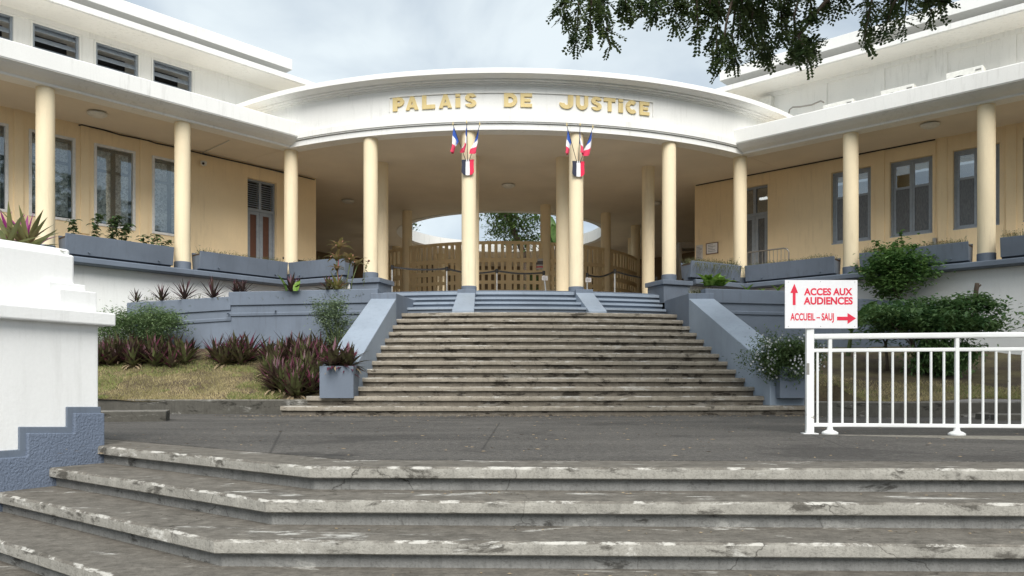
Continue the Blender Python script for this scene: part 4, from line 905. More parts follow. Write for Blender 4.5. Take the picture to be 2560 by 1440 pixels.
# crowd barrier
cb = thing('crowd_barrier', 'steel crowd barrier standing in the gallery behind the right trough', 'barrier', wing(1, 1.0, -1.0, FLOOR))
cs0, cs1 = wing_s(1, 1860, -1.0), wing_s(1, 1972, -1.0); zt = wing_z(1, 1866, 632, -1.0)
m = MB(); m.tube([wing(1, cs0, -1.0, FLOOR+0.1), wing(1, cs0, -1.0, zt-0.12), wing(1, cs0+0.05, -1.0, zt-0.03), wing(1, cs0+0.15, -1.0, zt), wing(1, cs1-0.15, -1.0, zt), wing(1, cs1-0.05, -1.0, zt-0.03), wing(1, cs1, -1.0, zt-0.12), wing(1, cs1, -1.0, FLOOR+0.1)], 0.021, 8); obj('frame', m, GALV, cb, smooth=40)
for i in range(1, 12):
    s = cs0+(cs1-cs0)*i/12; m = MB(); m.tube([wing(1, s, -1.0, FLOOR+0.2), wing(1, s, -1.0, zt)], 0.008, 6); obj('bar', m, GALV, cb)
for s in (cs0+0.25, cs1-0.25): m = MB(); m.tube([wing(1, s, -1.3, FLOOR+0.01), wing(1, s, -1.0, FLOOR+0.12), wing(1, s, -0.7, FLOOR+0.01)], 0.018, 6); obj('foot', m, GALV, cb)
m = MB(); m.tube([wing(1, cs0, -1.0, FLOOR+0.2), wing(1, cs1, -1.0, FLOOR+0.2)], 0.018, 8); obj('bottom_rail', m, GALV, cb)
# air conditioners on the gallery roof
def acunit(px, py, label, o=-1.35):
    s = wing_s(1, px, o); zt = wing_z(1, px, py, o); z0 = 7.46; q = wing(1, s, o, z0)
    t_ = thing('air_conditioner', label, 'air conditioner', q, 'air conditioners on the gallery roof')
    m = MB(); m.wbox(1, s-0.40, s+0.40, o-0.17, o+0.17, z0, zt); bd = obj('casing', m, ACW, t_, bev=0.015)
    m = MB(); n = 20; rr_ = min(0.26, (zt-z0)/2-0.03); zc = (z0+zt)/2
    m.prism([wing(1, s-0.12+rr_*cos(2*pi*i/n), o+0.17, zc+rr_*sin(2*pi*i/n)) for i in range(n)], Vector(wing(1, 0, 0.004, 0))-Vector(wing(1, 0, 0, 0))); obj('fan_opening', m, DARK, bd)
    for i in range(7):
        zz = zc-rr_*0.85+rr_*1.7*i/6; hw = sqrt(max(0.0001, rr_*rr_-(zz-zc)**2)); m = MB(); m.wbox(1, s-0.12-hw, s-0.12+hw, o+0.172, o+0.185, zz-0.008, zz+0.008); obj('grille_bar', m, ACW, bd)
    m = MB(); m.wbox(1, s+0.24, s+0.36, o+0.168, o+0.182, zt-0.10, zt-0.07); obj('handle', m, GALV, bd)
acunit(2415, 178, 'pale air conditioner with exposed fan grille on the gallery roof, farthest along the wing')
acunit(2247, 223, 'pale air conditioner on the gallery roof between the blind upper panels')
acunit(2100, 259, 'half hidden pale air conditioner on the gallery roof beside the loose pipe')
s = wing_s(1, 1924, WO+0.1); m = MB(); m.wbox(1, s-0.30, s+0.10, WO+0.0, WO+0.22, wing_z(1, 1924, 282, WO), wing_z(1, 1924, 246, WO)); tag(obj('junction_box', m, ACW, bev=0.01), 'white cabinet on the upper wall where the curved cornice ends', 'box')
m = MB(); s2 = wing_s(1, 1880, WO+0.1); m.wbox(1, min(s, s2)-0.1, max(s, s2)-0.1, WO+0.0, WO+0.12, wing_z(1, 1900, 240, WO), wing_z(1, 1900, 232, WO)+0.04); tag(obj('cable_duct', m, ACW, bev=0.006), 'white cable duct on the upper wall under the eave', 'duct')
cable('loose grey pipe bending over the gallery roof by the air conditioners', [wing(1, wing_s(1, x, -1.6), -1.6, wing_z(1, x, y, -1.6)) for x, y in ((1972, 284), (1974, 274), (1982, 268), (2000, 267), (2030, 262), (2052, 252), (2060, 256))], 0.022, GALV)
# ================================================================== PLANTS
def leafstrip(m, base, az, L, wd, arch, tilt0, seg=5, vfold=0.25, twist=0.0, rnd=R):
    """one arching strap leaf with a folded midrib"""
    d = Vector((cos(az), sin(az), 0)); sdv = Vector((-sin(az), cos(az), 0)); k = len(m.v); p = Vector(base); ang = tilt0
    for i in range(seg+1):
        t = i/seg; wv = wd*(0.55+0.45*sin(pi*min(1, 0.15+t*0.75)))*(1-t**3)*1.05+0.0006
        dirn = d*cos(ang)+Vector((0, 0, 1))*sin(ang); nrm = Vector((0, 0, 1))*cos(ang)-d*sin(ang)
        m.v += [tuple(p-sdv*wv+nrm*wv*vfold), tuple(p), tuple(p+sdv*wv+nrm*wv*vfold)]
        p = p+dirn*(L/seg); ang -= arch/seg
    for i in range(seg):
        a = k+3*i; m.f += [(a, a+1, a+4, a+3), (a+1, a+2, a+5, a+4)]
def rosette(name, label, cat, base, n, L, wd, mat, spread=(0.55, 1.45), arch=0.5, group=None, seed=0, split=False, vfold=0.25, dead=0):
    rr = random.Random(seed*7+1); base = Vector(base); ms = []
    for i in range(n):
        m = MB(); t = i/max(1, n-1); tilt = spread[0]+(spread[1]-spread[0])*t+rr.uniform(-0.12, 0.12)
        leafstrip(m, base+Vector((rr.uniform(-.02, .02), rr.uniform(-.02, .02), 0.02*t)), i*2.4+rr.uniform(-.3, .3), L*rr.uniform(0.7, 1.1), wd*rr.uniform(0.8, 1.15), arch*rr.uniform(0.3, 1.3), tilt, vfold=vfold); ms.append(m)
    if split:
        t_ = thing(name, label, cat, base, group)
        for m in ms: obj('leaf', m, mat, t_, recalc=False, smooth=True)
        return t_
    M_ = MB()
    for m in ms: M_.add(m.v, m.f)
    o = tag(obj(name, M_, mat, origin=base, recalc=False, smooth=True), label, cat, group)
    if dead:
        m = MB()
        for i in range(dead): leafstrip(m, base, rr.uniform(0, 6.3), L*0.6, wd*0.8, 1.2, rr.uniform(-0.2, 0.3))
        obj('dead_leaves', m, L_DRY, o, recalc=False, kind='stuff')
    return o
sd0 = 100
def bankplant(px, D, n, L, label, group, fn=LB, mat=L_RHOEO, wd=0.036):
    global sd0; sd0 += 1; x = (px-1280)/F*D
    rosette('purple_plant', label, 'plant', (x, D, fn(x, D)+0.02), n, L, wd, mat, (0.35, 1.45), 0.35, group, sd0, dead=5 if sd0 % 2 else 0)
RP = random.Random(21)
for i in range(44):
    bankplant(RP.uniform(242, 478), RP.uniform(16.4, 17.5), 17, RP.uniform(0.46, 0.64), 'purple and green spiky plant in the long clump beside the white pier', 'purple plants of the long clump', mat=RP.choice((L_RHOEO, L_RHOEO, L_RHOEOD, L_RHOEOG)))
for i in range(13):
    bankplant(RP.uniform(535, 622), RP.uniform(16.5, 17.4), 18, RP.uniform(0.52, 0.70), 'purple and green spiky plant in the small middle clump on the lawn bank', 'purple plants of the middle clump')
for i in range(56):
    t = RP.random(); D = 14.35+3.0*t; px = RP.uniform(694-34*sin(pi*min(1, t*0.8)), 800+8*t)
    bankplant(px, D, 20, RP.uniform(0.48, 0.68), 'purple and green spiky plant in the dense clump against the stair parapet', 'purple plants of the clump by the stairs', mat=RP.choice((L_RHOEO, L_RHOEO, L_RHOEOD, L_RHOEOG)))
for i in range(7):
    sd0 += 1; rosette('purple_plant', 'purple spiky plant spilling over the blue stair planter with dry leaves', 'plant', (-3.06+RP.uniform(-.22, .22), 13.97+RP.uniform(-.15, .15), 0.84), 20, RP.uniform(0.42, 0.60), 0.036, L_RHOEO, (-0.1, 1.4), 0.6, 'purple plants in the stair planter', sd0, dead=6)
# small rosettes along the garden wall
for px, D, L, lb in ((340, 18.22, 0.26, 'small thin dark rosette at the low end of the garden wall'), (404, 18.28, 0.34, 'dark spiky rosette with a green leaf on the garden wall'), (462, 18.32, 0.42, 'largest dark purple rosette on the low part of the garden wall'), (532, 18.40, 0.40, 'broad dark purple rosette on the garden wall before its step'), (590, 18.5, 0.26, 'short dark rosette where the garden wall steps up'), (607, 18.52, 0.30, 'upright dark rosette just past the step of the garden wall')):
    sd0 += 1; x = (px-1280)/F*D; z = 2.42+(x+9)/2.4*0.18-0.08 if x < -6.62 else 2.62
    rosette('dark_rosette', lb, 'plant', (x, D, z+0.07), 30, L*1.3, 0.021, L_RHOEOD, (0.2, 1.45), 0.25, 'rosettes along the garden wall', sd0)
for px, D, L, n, mt, lb in ((728, 18.05, 0.34, 20, L_RHOEOD, 'dark spiky plant mixed with two bright green leaves on the garden wall'), (842, 17.95, 0.36, 30, L_BROM, 'yellow green bromeliad clump at the stair end of the garden wall'), (820, 18.0, 0.32, 20, L_RHOEO, 'brownish spiky plant beside the yellow green bromeliads')):
    sd0 += 1; rosette('bromeliad', lb, 'plant', ((px-1280)/F*D, D, 2.68), n, L*1.25, 0.038, mt, (0.2, 1.4), 0.35, None, sd0, vfold=0.35)
for i, (px, lb) in enumerate(((716, 'large bright green leaf standing up on the garden wall'), (742, 'smaller bright green leaf beside the dark spiky plant'))):
    m = MB(); leafstrip(m, ((px-1280)/F*17.95, 17.9, 2.68), 3.6-i*2.4, 0.42-0.1*i, 0.09, 0.4, 1.25, vfold=0.4); tag(obj('broad_leaf', m, L_HOSTA, recalc=False, smooth=True), lb, 'plant')
# pier plant, large leaves
for i, (px, n, L) in enumerate(((20, 12, 0.36), (66, 17, 0.37), (84, 9, 0.30))):
    u, _ = puz(px, 600, 0.45); q = P0+U*u+V*0.45; rosette('moses_plant', ('magenta backed strap leaved plant at the picture edge on top of the pier', 'tall magenta and green strap leaved plant on top of the pier', 'low arching strap leaved plant at the end of the pier top')[i], 'plant', (q.x, q.y, zC-0.02), n, L, 0.026, L_PIER, (0.45, 1.4) if i < 2 else (0.15, 0.9), 0.25, None, 300+i*13, split=True, vfold=0.45)
# cordyline
def cordy():
    b0 = at(868, 716, 18.25); b0.z = 2.6; t_ = thing('cordyline', 'striped red stemmed cordyline in front of the curved trough', 'plant', b0)
    D = 18.25
    for hx, hy, px, n, L in ((848, 622, 850, 12, 0.30), (842, 652, 846, 11, 0.28), (876, 655, 866, 13, 0.28), (893, 664, 876, 10, 0.24), (842, 676, 850, 8, 0.2)):
        tp = at(hx, hy, D); bs_ = Vector(((px-1280)/F*D, D, 2.58)); md = (bs_+tp)/2+Vector((R.uniform(-.05, .05), 0, 0))
        m = MB(); m.tube([bs_, md, tp], [0.012, 0.011, 0.014], 6); sx_ = obj('stem', m, STEMR if hy < 640 else STEMG, t_, smooth=True)
        for i in range(n):
            m = MB(); leafstrip(m, tp, i*2.4+R.uniform(-.3, .3), L*R.uniform(1.0, 1.45), 0.046, 1.5, 0.5+0.9*i/n, vfold=0.3); obj('leaf', m, L_CORD, sx_, recalc=False, smooth=True)
cordy()
def sprig(label, pts, nleaf, mat=L_WEED, lw=0.02, ll=0.12, name='weed_stalk', flower=False, spread=0.0):
    t_ = thing(name, label, 'plant', pts[0]); m = MB(); m.tube(pts, 0.006, 5); s_ = obj('stem', m, STEMG, t_)
    P_ = [Vector(p) for p in pts]; m = MB()
    for i in range(nleaf):
        t = 0.15+0.85*i/nleaf; k = min(len(P_)-2, int(t*(len(P_)-1))); f = t*(len(P_)-1)-k; q = P_[k]+(P_[k+1]-P_[k])*f
        leafstrip(m, q+Vector((R.gauss(0, spread), R.gauss(0, spread), 0)), R.uniform(0, 6.3), ll*R.uniform(.6, 1.1), lw, 1.1, R.uniform(-0.3, 0.6), seg=3)
    obj('foliage', m, mat, t_, recalc=False)
    if flower: m = MB(); q = P_[-1]; m.lathe(q, [(0.005, -0.02), (0.03, 0), (0.02, 0.03)], 8); obj('seed_head', m, BROWNP, t_)
sprig('thin weed stalk with a dark seed head beside the outer portico column', [at(909, 716, 17.95), at(911, 690, 17.95), at(914, 665, 17.95), at(922, 653, 17.95)], 9, flower=True)
# bushes
def bush(name, label, base, cen, rad, nclump, nleaf, lsize, mat, droop=0.0, layered=False, stems=6, seed=1, flowers=0, lw=0.5, cluster=0.22, cat='bush', stem_mat=BARK):
    rr = random.Random(seed); base = Vector(base); cen = Vector(cen); t_ = thing(name, label, cat, base)
    cl = []
    for i in range(nclump):
        while True:
            q = Vector((rr.uniform(-1, 1), rr.uniform(-1, 1), rr.uniform(-1, 1)))
            if 0.2 < q.length < 1: break
        q = q*(0.75+0.35*rr.random())*(1.28 if rr.random() < 0.16 else 1); cl.append(cen+Vector((q.x*rad[0], q.y*rad[1], q.z*rad[2])))
    m = MB(); mean = min(rad)
    per = nleaf//nclump
    for c0 in cl:
        sg_ = cluster*rr.uniform(0.7, 1.3)
        for j in range(per):
            p = c0+Vector((rr.gauss(0, sg_), rr.gauss(0, sg_), rr.gauss(0, sg_*(0.35 if layered else 0.75))))
            az = rr.uniform(0, 6.283); el = rr.uniform(-0.7, 0.5)-droop
            d = Vector((cos(az)*cos(el), sin(az)*cos(el), sin(el))); s_ = d.cross(Vector((rr.uniform(-.4, .4), rr.uniform(-.4, .4), 1))).normalized()
            L = lsize*rr.uniform(0.6, 1.25); W = L*lw*0.5; up = d.cross(s_)*(-L*0.12)
            m.add([p, p+d*L*0.45+s_*W+up, p+d*L, p+d*L*0.45-s_*W+up], [(0, 1, 2), (0, 2, 3)])
    obj('foliage', m, mat, t_, recalc=False)
    m = MB()
    for c0 in rr.sample(cl, min(stems, len(cl))):
        md = (base*0.5+c0*0.5)+Vector((rr.uniform(-.1, .1), rr.uniform(-.1, .1), rr.uniform(0, .1))); m.tube([base, md, c0], [0.018, 0.012, 0.005], 5)
    obj('stem', m, stem_mat, t_)
    if flowers:
        m = MB()
        for i in range(flowers):
            c0 = rr.choice(cl); q = (c0-cen); q = Vector((q.x/rad[0], q.y/rad[1], q.z/rad[2])).normalized()
            if q.y > 0.3: q.y = -q.y
            p = cen+Vector((q.x*rad[0], q.y*rad[1], q.z*rad[2]))*1.08+Vector((rr.gauss(0, .05), rr.gauss(0, .05), rr.gauss(0, .05)))
            for k in range(5):
                a = k*1.2566; d = Vector((cos(a), -0.3, sin(a))); e = Vector((-sin(a), 0, cos(a)))
                m.add([p, p+d*0.012+e*0.007, p+d*0.020, p+d*0.012-e*0.007], [(0, 1, 2, 3)])
        obj('flowers', m, PETAL, t_, recalc=False, kind='stuff')
    return t_
bush('feathery_bush', 'feathery light green bush behind the long purple clump', (-8.2, 17.45, 1.05), (-8.15, 17.45, 1.85), (0.78, 0.35, 0.42), 80, 12000, 0.075, L_FEATH, seed=4, lw=0.30, cluster=0.12)
bush('feathery_bush', 'small dark leaved bush at the end of the garden wall by the pier', (-9.05, 17.3, 1.0), (-9.05, 17.3, 1.75), (0.28, 0.25, 0.30), 16, 900, 0.07, L_SHRUB, seed=6, cluster=0.09)
bush('sparse_bush', 'sparse pale green bush beside the sloped stair parapet', (-3.72, 17.0, 1.05), (-3.90, 17.1, 1.95), (0.52, 0.3, 0.46), 60, 4200, 0.065, L_PALE, seed=9, lw=0.42, cluster=0.10, stems=20, stem_mat=STEMG)
gsh = bush('green_shrub', 'upright bright green shrub growing on the terrace before the white wall', at(2245, 745, 18.3), at(2245, 680, 18.3), (0.80, 0.6, 0.55), 70, 6500, 0.115, L_SHRUB, seed=12, lw=0.6, cluster=0.15, stems=14)
for i, (px, py, px2, py2) in enumerate(((2250, 640, 2252, 574), (2215, 640, 2185, 600), (2270, 640, 2290, 612), (2290, 680, 2350, 690), (2205, 680, 2145, 676), (2232, 640, 2238, 600), (2300, 660, 2332, 640), (2200, 700, 2170, 712))):
    q0, q1, q2 = at(px, py, 18.2), at((px+px2)/2+4, (py+py2)/2, 18.2), at(px2, py2, 18.2); m = MB()
    for j in range(26):
        t = j/26; q = q0+(q1-q0)*2*t if t < 0.5 else q1+(q2-q1)*(2*t-1); leafstrip(m, q, R.uniform(0, 6.3), R.uniform(.09, .15), 0.045, 0.9, R.uniform(-.4, .6), seg=3)
    sh_ = obj('shoot', m, L_SHRUB, gsh, recalc=False); m = MB(); m.tube([q0, q1, q2], 0.006, 5); obj('shoot_stem', m, STEMG, sh_)
bush('layered_shrub', 'wide layered dark green shrub behind the white railing', (8.0, 15.1, 0.75), (8.05, 15.1, 1.82), (1.35, 0.75, 0.34), 110, 12500, 0.115, L_FAN, 0.15, True, 16, 15, lw=0.5, cluster=0.17)
bush('layered_shrub', 'dark hanging lower foliage of the wide shrub behind the railing bars', (8.3, 15.0, 0.7), (8.25, 15.1, 1.15), (0.62, 0.5, 0.42), 40, 4200, 0.10, L_FAN, 0.5, False, 8, 16, cluster=0.14)
bush('flowering_bush', 'white flowered bush overflowing the blue planter at the stair foot', (4.93, 13.95, 0.75), (4.84, 13.85, 1.04), (0.58, 0.36, 0.36), 75, 11000, 0.06, L_FLOWB, 0.3, seed=18, flowers=170, lw=0.42, cluster=0.11, stems=10, stem_mat=STEMG)
bn = thing('banana_plant', 'young banana plant with broad torn leaves beside the sign', 'plant', at(2120, 880, 16.3))
for px, py, px2, py2 in ((2128, 826, 2192, 752), (2130, 822, 2210, 784), (2128, 830, 2080, 790)):
    m = MB(); a, e = at(px, py, 16.2), at(px2, py2, 16.0); d = e-a; n = 8; s_ = Vector((-d.z, 0, d.x)).normalized()
    for i in range(n+1):
        t = i/n; c0 = a+d*t+Vector((0, 0, 0.10*sin(pi*t))); wv = 0.085*sin(pi*min(1, 0.08+t*0.92))+0.003; m.v += [tuple(c0+s_*wv+Vector((0, -0.05, 0))), tuple(c0), tuple(c0-s_*wv+Vector((0, -0.05, 0)))]
    for i in range(n): k = 3*i; m.f += [(k, k+1, k+4, k+3), (k+1, k+2, k+5, k+4)]
    obj('leaf', m, L_BAN, bn, recalc=False, smooth=True)
m = MB(); m.tube([at(2120, 890, 16.3), at(2129, 826, 16.2)], [0.05, 0.03], 8); obj('stem', m, STEMG, bn)
m = MB(); a = at(2438, 745, 17.2); m.tube([a-Vector((0, 0, 0.7)), a, at(2441, 722, 17.2), at(2443, 708, 17.2)], [0.06, 0.055, 0.05, 0.045], 8); m.tube([at(2441, 722, 17.2), at(2452, 712, 17.2)], [0.03, 0.02], 6); tag(obj('dead_stump', m, BARK, smooth=True), 'bare sawn dead stump against the white wall above the layered shrub', 'stump')
m = MB(); a = at(2218, 905, 15.6); m.tube([at(2218, 925, 15.6), a, at(2214, 860, 15.7), at(2222, 838, 15.7)], [0.035, 0.03, 0.028, 0.02], 7); m.tube([at(2214, 860, 15.7), at(2205, 842, 15.7)], [0.02, 0.012], 6); tag(obj('bare_sapling', m, BARK, smooth=True), 'thin bare forked sapling stem before the dark garden wall', 'sapling')
# hosta and small broad leaved plants on the right garden wall
HZ = Vector((0, 0, 0.10))
hs = thing('hosta', 'bright yellow green broad leaved plant on the right end of the stair parapet', 'plant', at(1788, 724, 18.1))
for i in range(34):
    m = MB(); az = i*2.4; b0 = at(1788, 722, 18.1)+HZ+Vector((R.uniform(-.22, .22), R.uniform(-.1, .1), -0.03)); leafstrip(m, b0, az, R.uniform(0.28, 0.44), 0.085, 1.1, 0.5+0.9*i/34, vfold=0.3); obj('leaf', m, L_HOSTA, hs, recalc=False, smooth=True)
for px, py, lb in ((1868, 724, 'pair of bright green leaves rising over the right garden wall'), (1905, 725, 'low green sprout on the right garden wall'), (1945, 724, 'green sprout on the right garden wall beside the sign edge')):
    b0 = at(px, py, 18.15); t_ = thing('leaf_sprout', lb, 'plant', b0)
    for i in range(3 if px != 1905 else 2):
        m = MB(); leafstrip(m, b0-Vector((0, 0, 0.05)), 0.3+i*2.6, 0.24 if px != 1905 else 0.13, 0.06, 0.5, 1.0, vfold=0.3); obj('leaf', m, L_HOSTA, t_, recalc=False, smooth=True)
m = MB(); s9 = (rdoor[0]+rdoor[1])/2-0.25; m.wbox(1, s9-0.1, s9+0.5, WO-1.3, WO-1.2, DZR-0.14, DZR-0.08)
EM, t9, b9, o9 = nodes('tube_light'); b9.inputs['Emission Color'].default_value = (1, 0.98, 0.92, 1); b9.inputs['Emission Strength'].default_value = 2.5
tag(obj('tube_lamp', m, EM), 'lit fluorescent tube seen through the glass above the right door', 'lamp')
# weeds in troughs and along walls
def weeds(label, path, n, h, mat=L_WEED, o0=-0.1, o1=0.28, z=LEDGE+0.42, trail=0):
    m = MB()
    for i in range(n):
        t = R.random(); k = min(len(path)-2, int(t*(len(path)-1))); f = t*(len(path)-1)-k
        a, b_ = path[k], path[k+1]; d = Vector((b_[0]-a[0], b_[1]-a[1], 0)); nn = Vector((d.y, -d.x, 0)).normalized()
        q = Vector((a[0]+d.x*f, a[1]+d.y*f, z))+nn*R.uniform(o0, o1); hh = h*R.uniform(0.3, 1.2)*(0.5+0.8*abs(mnoise.noise((q.x*2.1, q.y*2.1, 3))))
        tp = q+Vector((R.gauss(0, .05), R.gauss(0, .05), hh)); wv = 0.005
        if trail and R.random() < trail: tp = q+nn*0.16+Vector((R.gauss(0, .1), 0, -R.uniform(0.05, 0.45))); q = q+nn*(0.3-0.1)
        m.add([q-Vector((wv, 0, 0)), q+Vector((wv, 0, 0)), tp], [(0, 1, 2)])
        for j in range(2):
            c0 = q+(tp-q)*R.uniform(0.3, 1); d2 = Vector((R.uniform(-1, 1), R.uniform(-1, 1), R.uniform(-.3, .6))).normalized()*0.045; e = d2.cross(Vector((0, 0, 1))).normalized()*0.008
            m.add([c0, c0+d2*0.5+e, c0+d2, c0+d2*0.5-e], [(0, 1, 2, 3)])
    return tag(obj('weeds', m, mat, recalc=False), label, 'weeds', kind='stuff')
weeds('fine dry weeds in the trough before the louvred door', wp(-1, 0.35, 2.6), 520, 0.22)
weeds('sparse weeds in the curved trough behind the cordyline', [arc(radians(-32+i*1.3), 11.15) for i in range(8)], 160, 0.20)
weeds('trailing grass spilling from the curved trough beside the portico', [arc(radians(23+i*1.3), 11.15) for i in range(8)], 900, 0.28, trail=0.25)
weeds('fine weeds in the trough before the crowd barrier', wp(1, 0.3, 2.65), 700, 0.20)
weeds('fine weeds in the trough behind the green shrub', wp(1, 3.3, 5.6), 750, 0.26)
weeds('bushy weeds in the last trough on the right', wp(1, 6.3, 8.6), 750, 0.34)
weeds('dry grass tuft at the top end of the right stair parapet', [at(1725, 730, 18.3)[:2], at(1775, 730, 18.2)[:2]], 260, 0.30, z=2.58)
weeds('thin weeds along the top of the left garden wall', [(-8.9, 18.3), (-6.6, 18.55), (-3.2, 17.95)], 260, 0.16, z=2.52)
for s, hh, n, lb in ((5.45, 0.42, 40, 'small dark leafy plant at the pier end of the left trough'), (4.95, 0.62, 70, 'tall leafy plant second in the left trough'), (4.62, 0.62, 110, 'tallest bushy leafy plant in the left trough'), (4.35, 0.5, 80, 'leafy plant drooping over the middle of the left trough'), (3.95, 0.28, 26, 'short sprout with hanging leaves in the left trough'), (3.62, 0.36, 40, 'short leafy plant near the column in the left trough'), (3.42, 0.24, 26, 'lowest leafy plant beside the column in the left trough')):
    q = Vector(wing(-1, s, 0.08, LEDGE+0.40)); sprig(lb, [q, q+Vector((R.uniform(-.04, .04), 0, hh*0.6)), q+Vector((R.uniform(-.10, .10), 0, hh))], int(n*0.9), L_TROUGH, 0.042, 0.14, 'trough_plant', spread=0.045)
# leaf litter
m = MB()
for i in range(420):
    x = R.uniform(-4, 6); y = R.choice((R.uniform(5.0, 13.2), R.uniform(3.6, 13.2))); z = 0.006
    if y < 5.35: continue
    a = R.uniform(0, 6.3); l = R.uniform(0.008, 0.028); d = Vector((cos(a), sin(a), 0))*l; e = Vector((-sin(a), cos(a), 0))*l*0.4
    c0 = Vector((x, y, z)); m.add([c0-d, c0+e+Vector((0, 0, 0.004)), c0+d, c0-e], [(0, 1, 2, 3)])
for i in range(500):
    x = R.uniform(-5, 7); y = 13.05+0.03*abs(x)-abs(R.gauss(0, 0.12)); z = 0.007+R.random()*0.01; a = R.uniform(0, 6.3); l = R.uniform(0.012, 0.035); d = Vector((cos(a), sin(a), 0))*l; e = Vector((-sin(a), cos(a), 0))*l*0.4
    c0 = Vector((x, y, z)); m.add([c0-d, c0+e+Vector((0, 0, 0.006)), c0+d, c0-e], [(0, 1, 2, 3)])
for i in range(200):
    k = R.randint(0, 3); x = R.uniform(-1, 5); y = 4.86-0.0318*(x+1.257)-0.40*k-0.06-abs(R.gauss(0, 0.05)); z = -0.15*(k+1)+0.004; a = R.uniform(0, 6.3); l = R.uniform(0.006, 0.016); d = Vector((cos(a), sin(a), 0))*l; e = Vector((-sin(a), cos(a), 0))*l*0.4
    c0 = Vector((x, y, z)); m.add([c0-d, c0+e+Vector((0, 0, 0.003)), c0+d, c0-e], [(0, 1, 2, 3)])
tag(obj('leaf_litter', m, L_DRY, recalc=False), 'tiny dry leaves scattered over the asphalt landing', 'litter', kind='stuff')
# ================================================================== TREES
def pinnate(m, p, d, L, ll, rr, pairs=6):
    d = d.normalized(); s_ = d.cross(Vector((rr.uniform(-.5, .5), rr.uniform(-.5, .5), 1)))
    if s_.length < 0.1: s_ = Vector((1, 0, 0))
    s_.normalize(); up = s_.cross(d)
    for i in range(pairs):
        t = 0.2+0.8*i/(pairs-1); q = p+d*L*t+Vector((0, 0, -0.25*L*t*t))
        for sg_ in (-1, 1):
            l = ll*rr.uniform(0.75, 1.15); a = (s_*sg_+d*0.45+up*rr.uniform(-0.4, 0.3)).normalized(); w_ = (d-a*a.dot(d)).normalized()*l*0.36
            m.add([q, q+a*l*0.55+w_, q+a*l, q+a*l*0.45-w_], [(0, 1, 2), (0, 2, 3)])
tree = thing('overhanging_tree', 'large dark tree whose leafy branches hang into the picture from above', 'tree', (9.6, 6.2, -0.1))
RT = random.Random(77); wood = MB(); lv = MB(); tw = MB()
tr0 = Vector((9.6, 6.2, -0.1))
wood.tube([tr0, tr0+Vector((-0.1, 0.1, 1.6)), tr0+Vector((0.0, 0.3, 3.4)), tr0+Vector((-0.5, 0.6, 5.0))], [0.42, 0.33, 0.30, 0.24], 12)
fork = tr0+Vector((-0.5, 0.6, 5.0))
def droop(a, b_, n=6, sag=0.25): return [a+(b_-a)*(i/n)+Vector((0, 0, sag*sin(pi*i/n))) for i in range(n+1)]
TD = 9.6
limb_ends = [at(1560, -60, TD+0.4), at(1850, -50, TD), at(2120, -45, TD-0.3), at(2330, -60, TD-0.6), at(1700, -260, TD-1.5), at(2050, -260, TD+1.2)]
limbs = []
for e in limb_ends:
    pts = droop(fork, e, 8, 0.5); lm = MB(); lm.tube(pts, [0.16-0.13*i/8 for i in range(9)], 8); limbs.append(pts); obj('limb', lm, BARK, tree, smooth=50)
LOBES = [(1420, -30, 1405, 60, 26), (1450, -30, 1440, 120, 34), (1480, -30, 1475, 90, 30), (1500, -30, 1525, 118, 30), (1440, -20, 1400, 25, 22), (1555, -30, 1570, 40, 30), (1600, -30, 1605, 35, 26), (1640, -30, 1640, 38, 26), (1690, -30, 1690, 65, 30), (1740, -30, 1745, 95, 34), (1780, -30, 1770, 60, 30), (1800, -30, 1790, 130, 34), (1815, 60, 1805, 170, 30), (1830, 90, 1840, 165, 22), (1850, -30, 1850, 90, 34), (1880, -30, 1880, 110, 36), (1910, -20, 1905, 135, 34), (1905, 100, 1925, 150, 22), (1950, -20, 1955, 110, 38), (1985, 40, 1990, 130, 28), (1995, 90, 2022, 160, 26), (2000, 90, 2045, 130, 24), (2020, -30, 2030, 45, 30), (2070, -30, 2075, 22, 22), (1720, -30, 1720, 30, 26), (2110, -30, 2100, 15, 18), (2170, -30, 2165, 80, 24), (2185, -20, 2160, 105, 20), (2230, -30, 2225, 45, 26), (2270, -30, 2260, 72, 26), (2300, -30, 2330, 40, 28), (2330, -30, 2360, 15, 24), (2240, 0, 2215, 70, 20), (1650, -40, 1670, 10, 24), (1930, -40, 1900, 30, 30), (1980, -40, 1960, 30, 30), (1840, -40, 1860, 30, 30), (1470, -40, 1500, 40, 30), (1760, -40, 1790, 20, 28)]
def spray(p0, p1, n, ll=0.054, L=0.20):
    pts = droop(p0, p1, 5, 0.05); tw.tube(pts, [0.016, 0.014, 0.011, 0.009, 0.006, 0.004], 5)
    ax = (p1-p0).normalized()
    for i in range(n):
        t = RT.random()**0.8; k = min(4, int(t*5)); f = t*5-k; q = pts[k]+(pts[k+1]-pts[k])*f
        d = Vector((RT.gauss(0, 0.7), RT.gauss(0, 0.7), RT.gauss(-0.15, 0.45)))+ax*0.5
        pinnate(lv, q, d, L*RT.uniform(0.6, 1.1), ll, RT)
for x0, y0, x1, y1, n in LOBES:
    D = TD+RT.uniform(-0.6, 0.6); p0 = at(x0, y0, D); p1 = at(x1, y1, D+RT.uniform(-0.2, 0.2))
    near = min((q for l in limbs for q in l), key=lambda q: (q-p0).length); tw.tube(droop(near, p0, 4, 0.06), [0.03, 0.024, 0.02, 0.016, 0.012], 5)
    spray(p0, p1, int(n*0.95))
tw.tube([at(2100, -30, TD), at(2050, 20, TD), at(2010, 52, TD), at(1985, 62, TD)], [0.03, 0.022, 0.018, 0.012], 6)
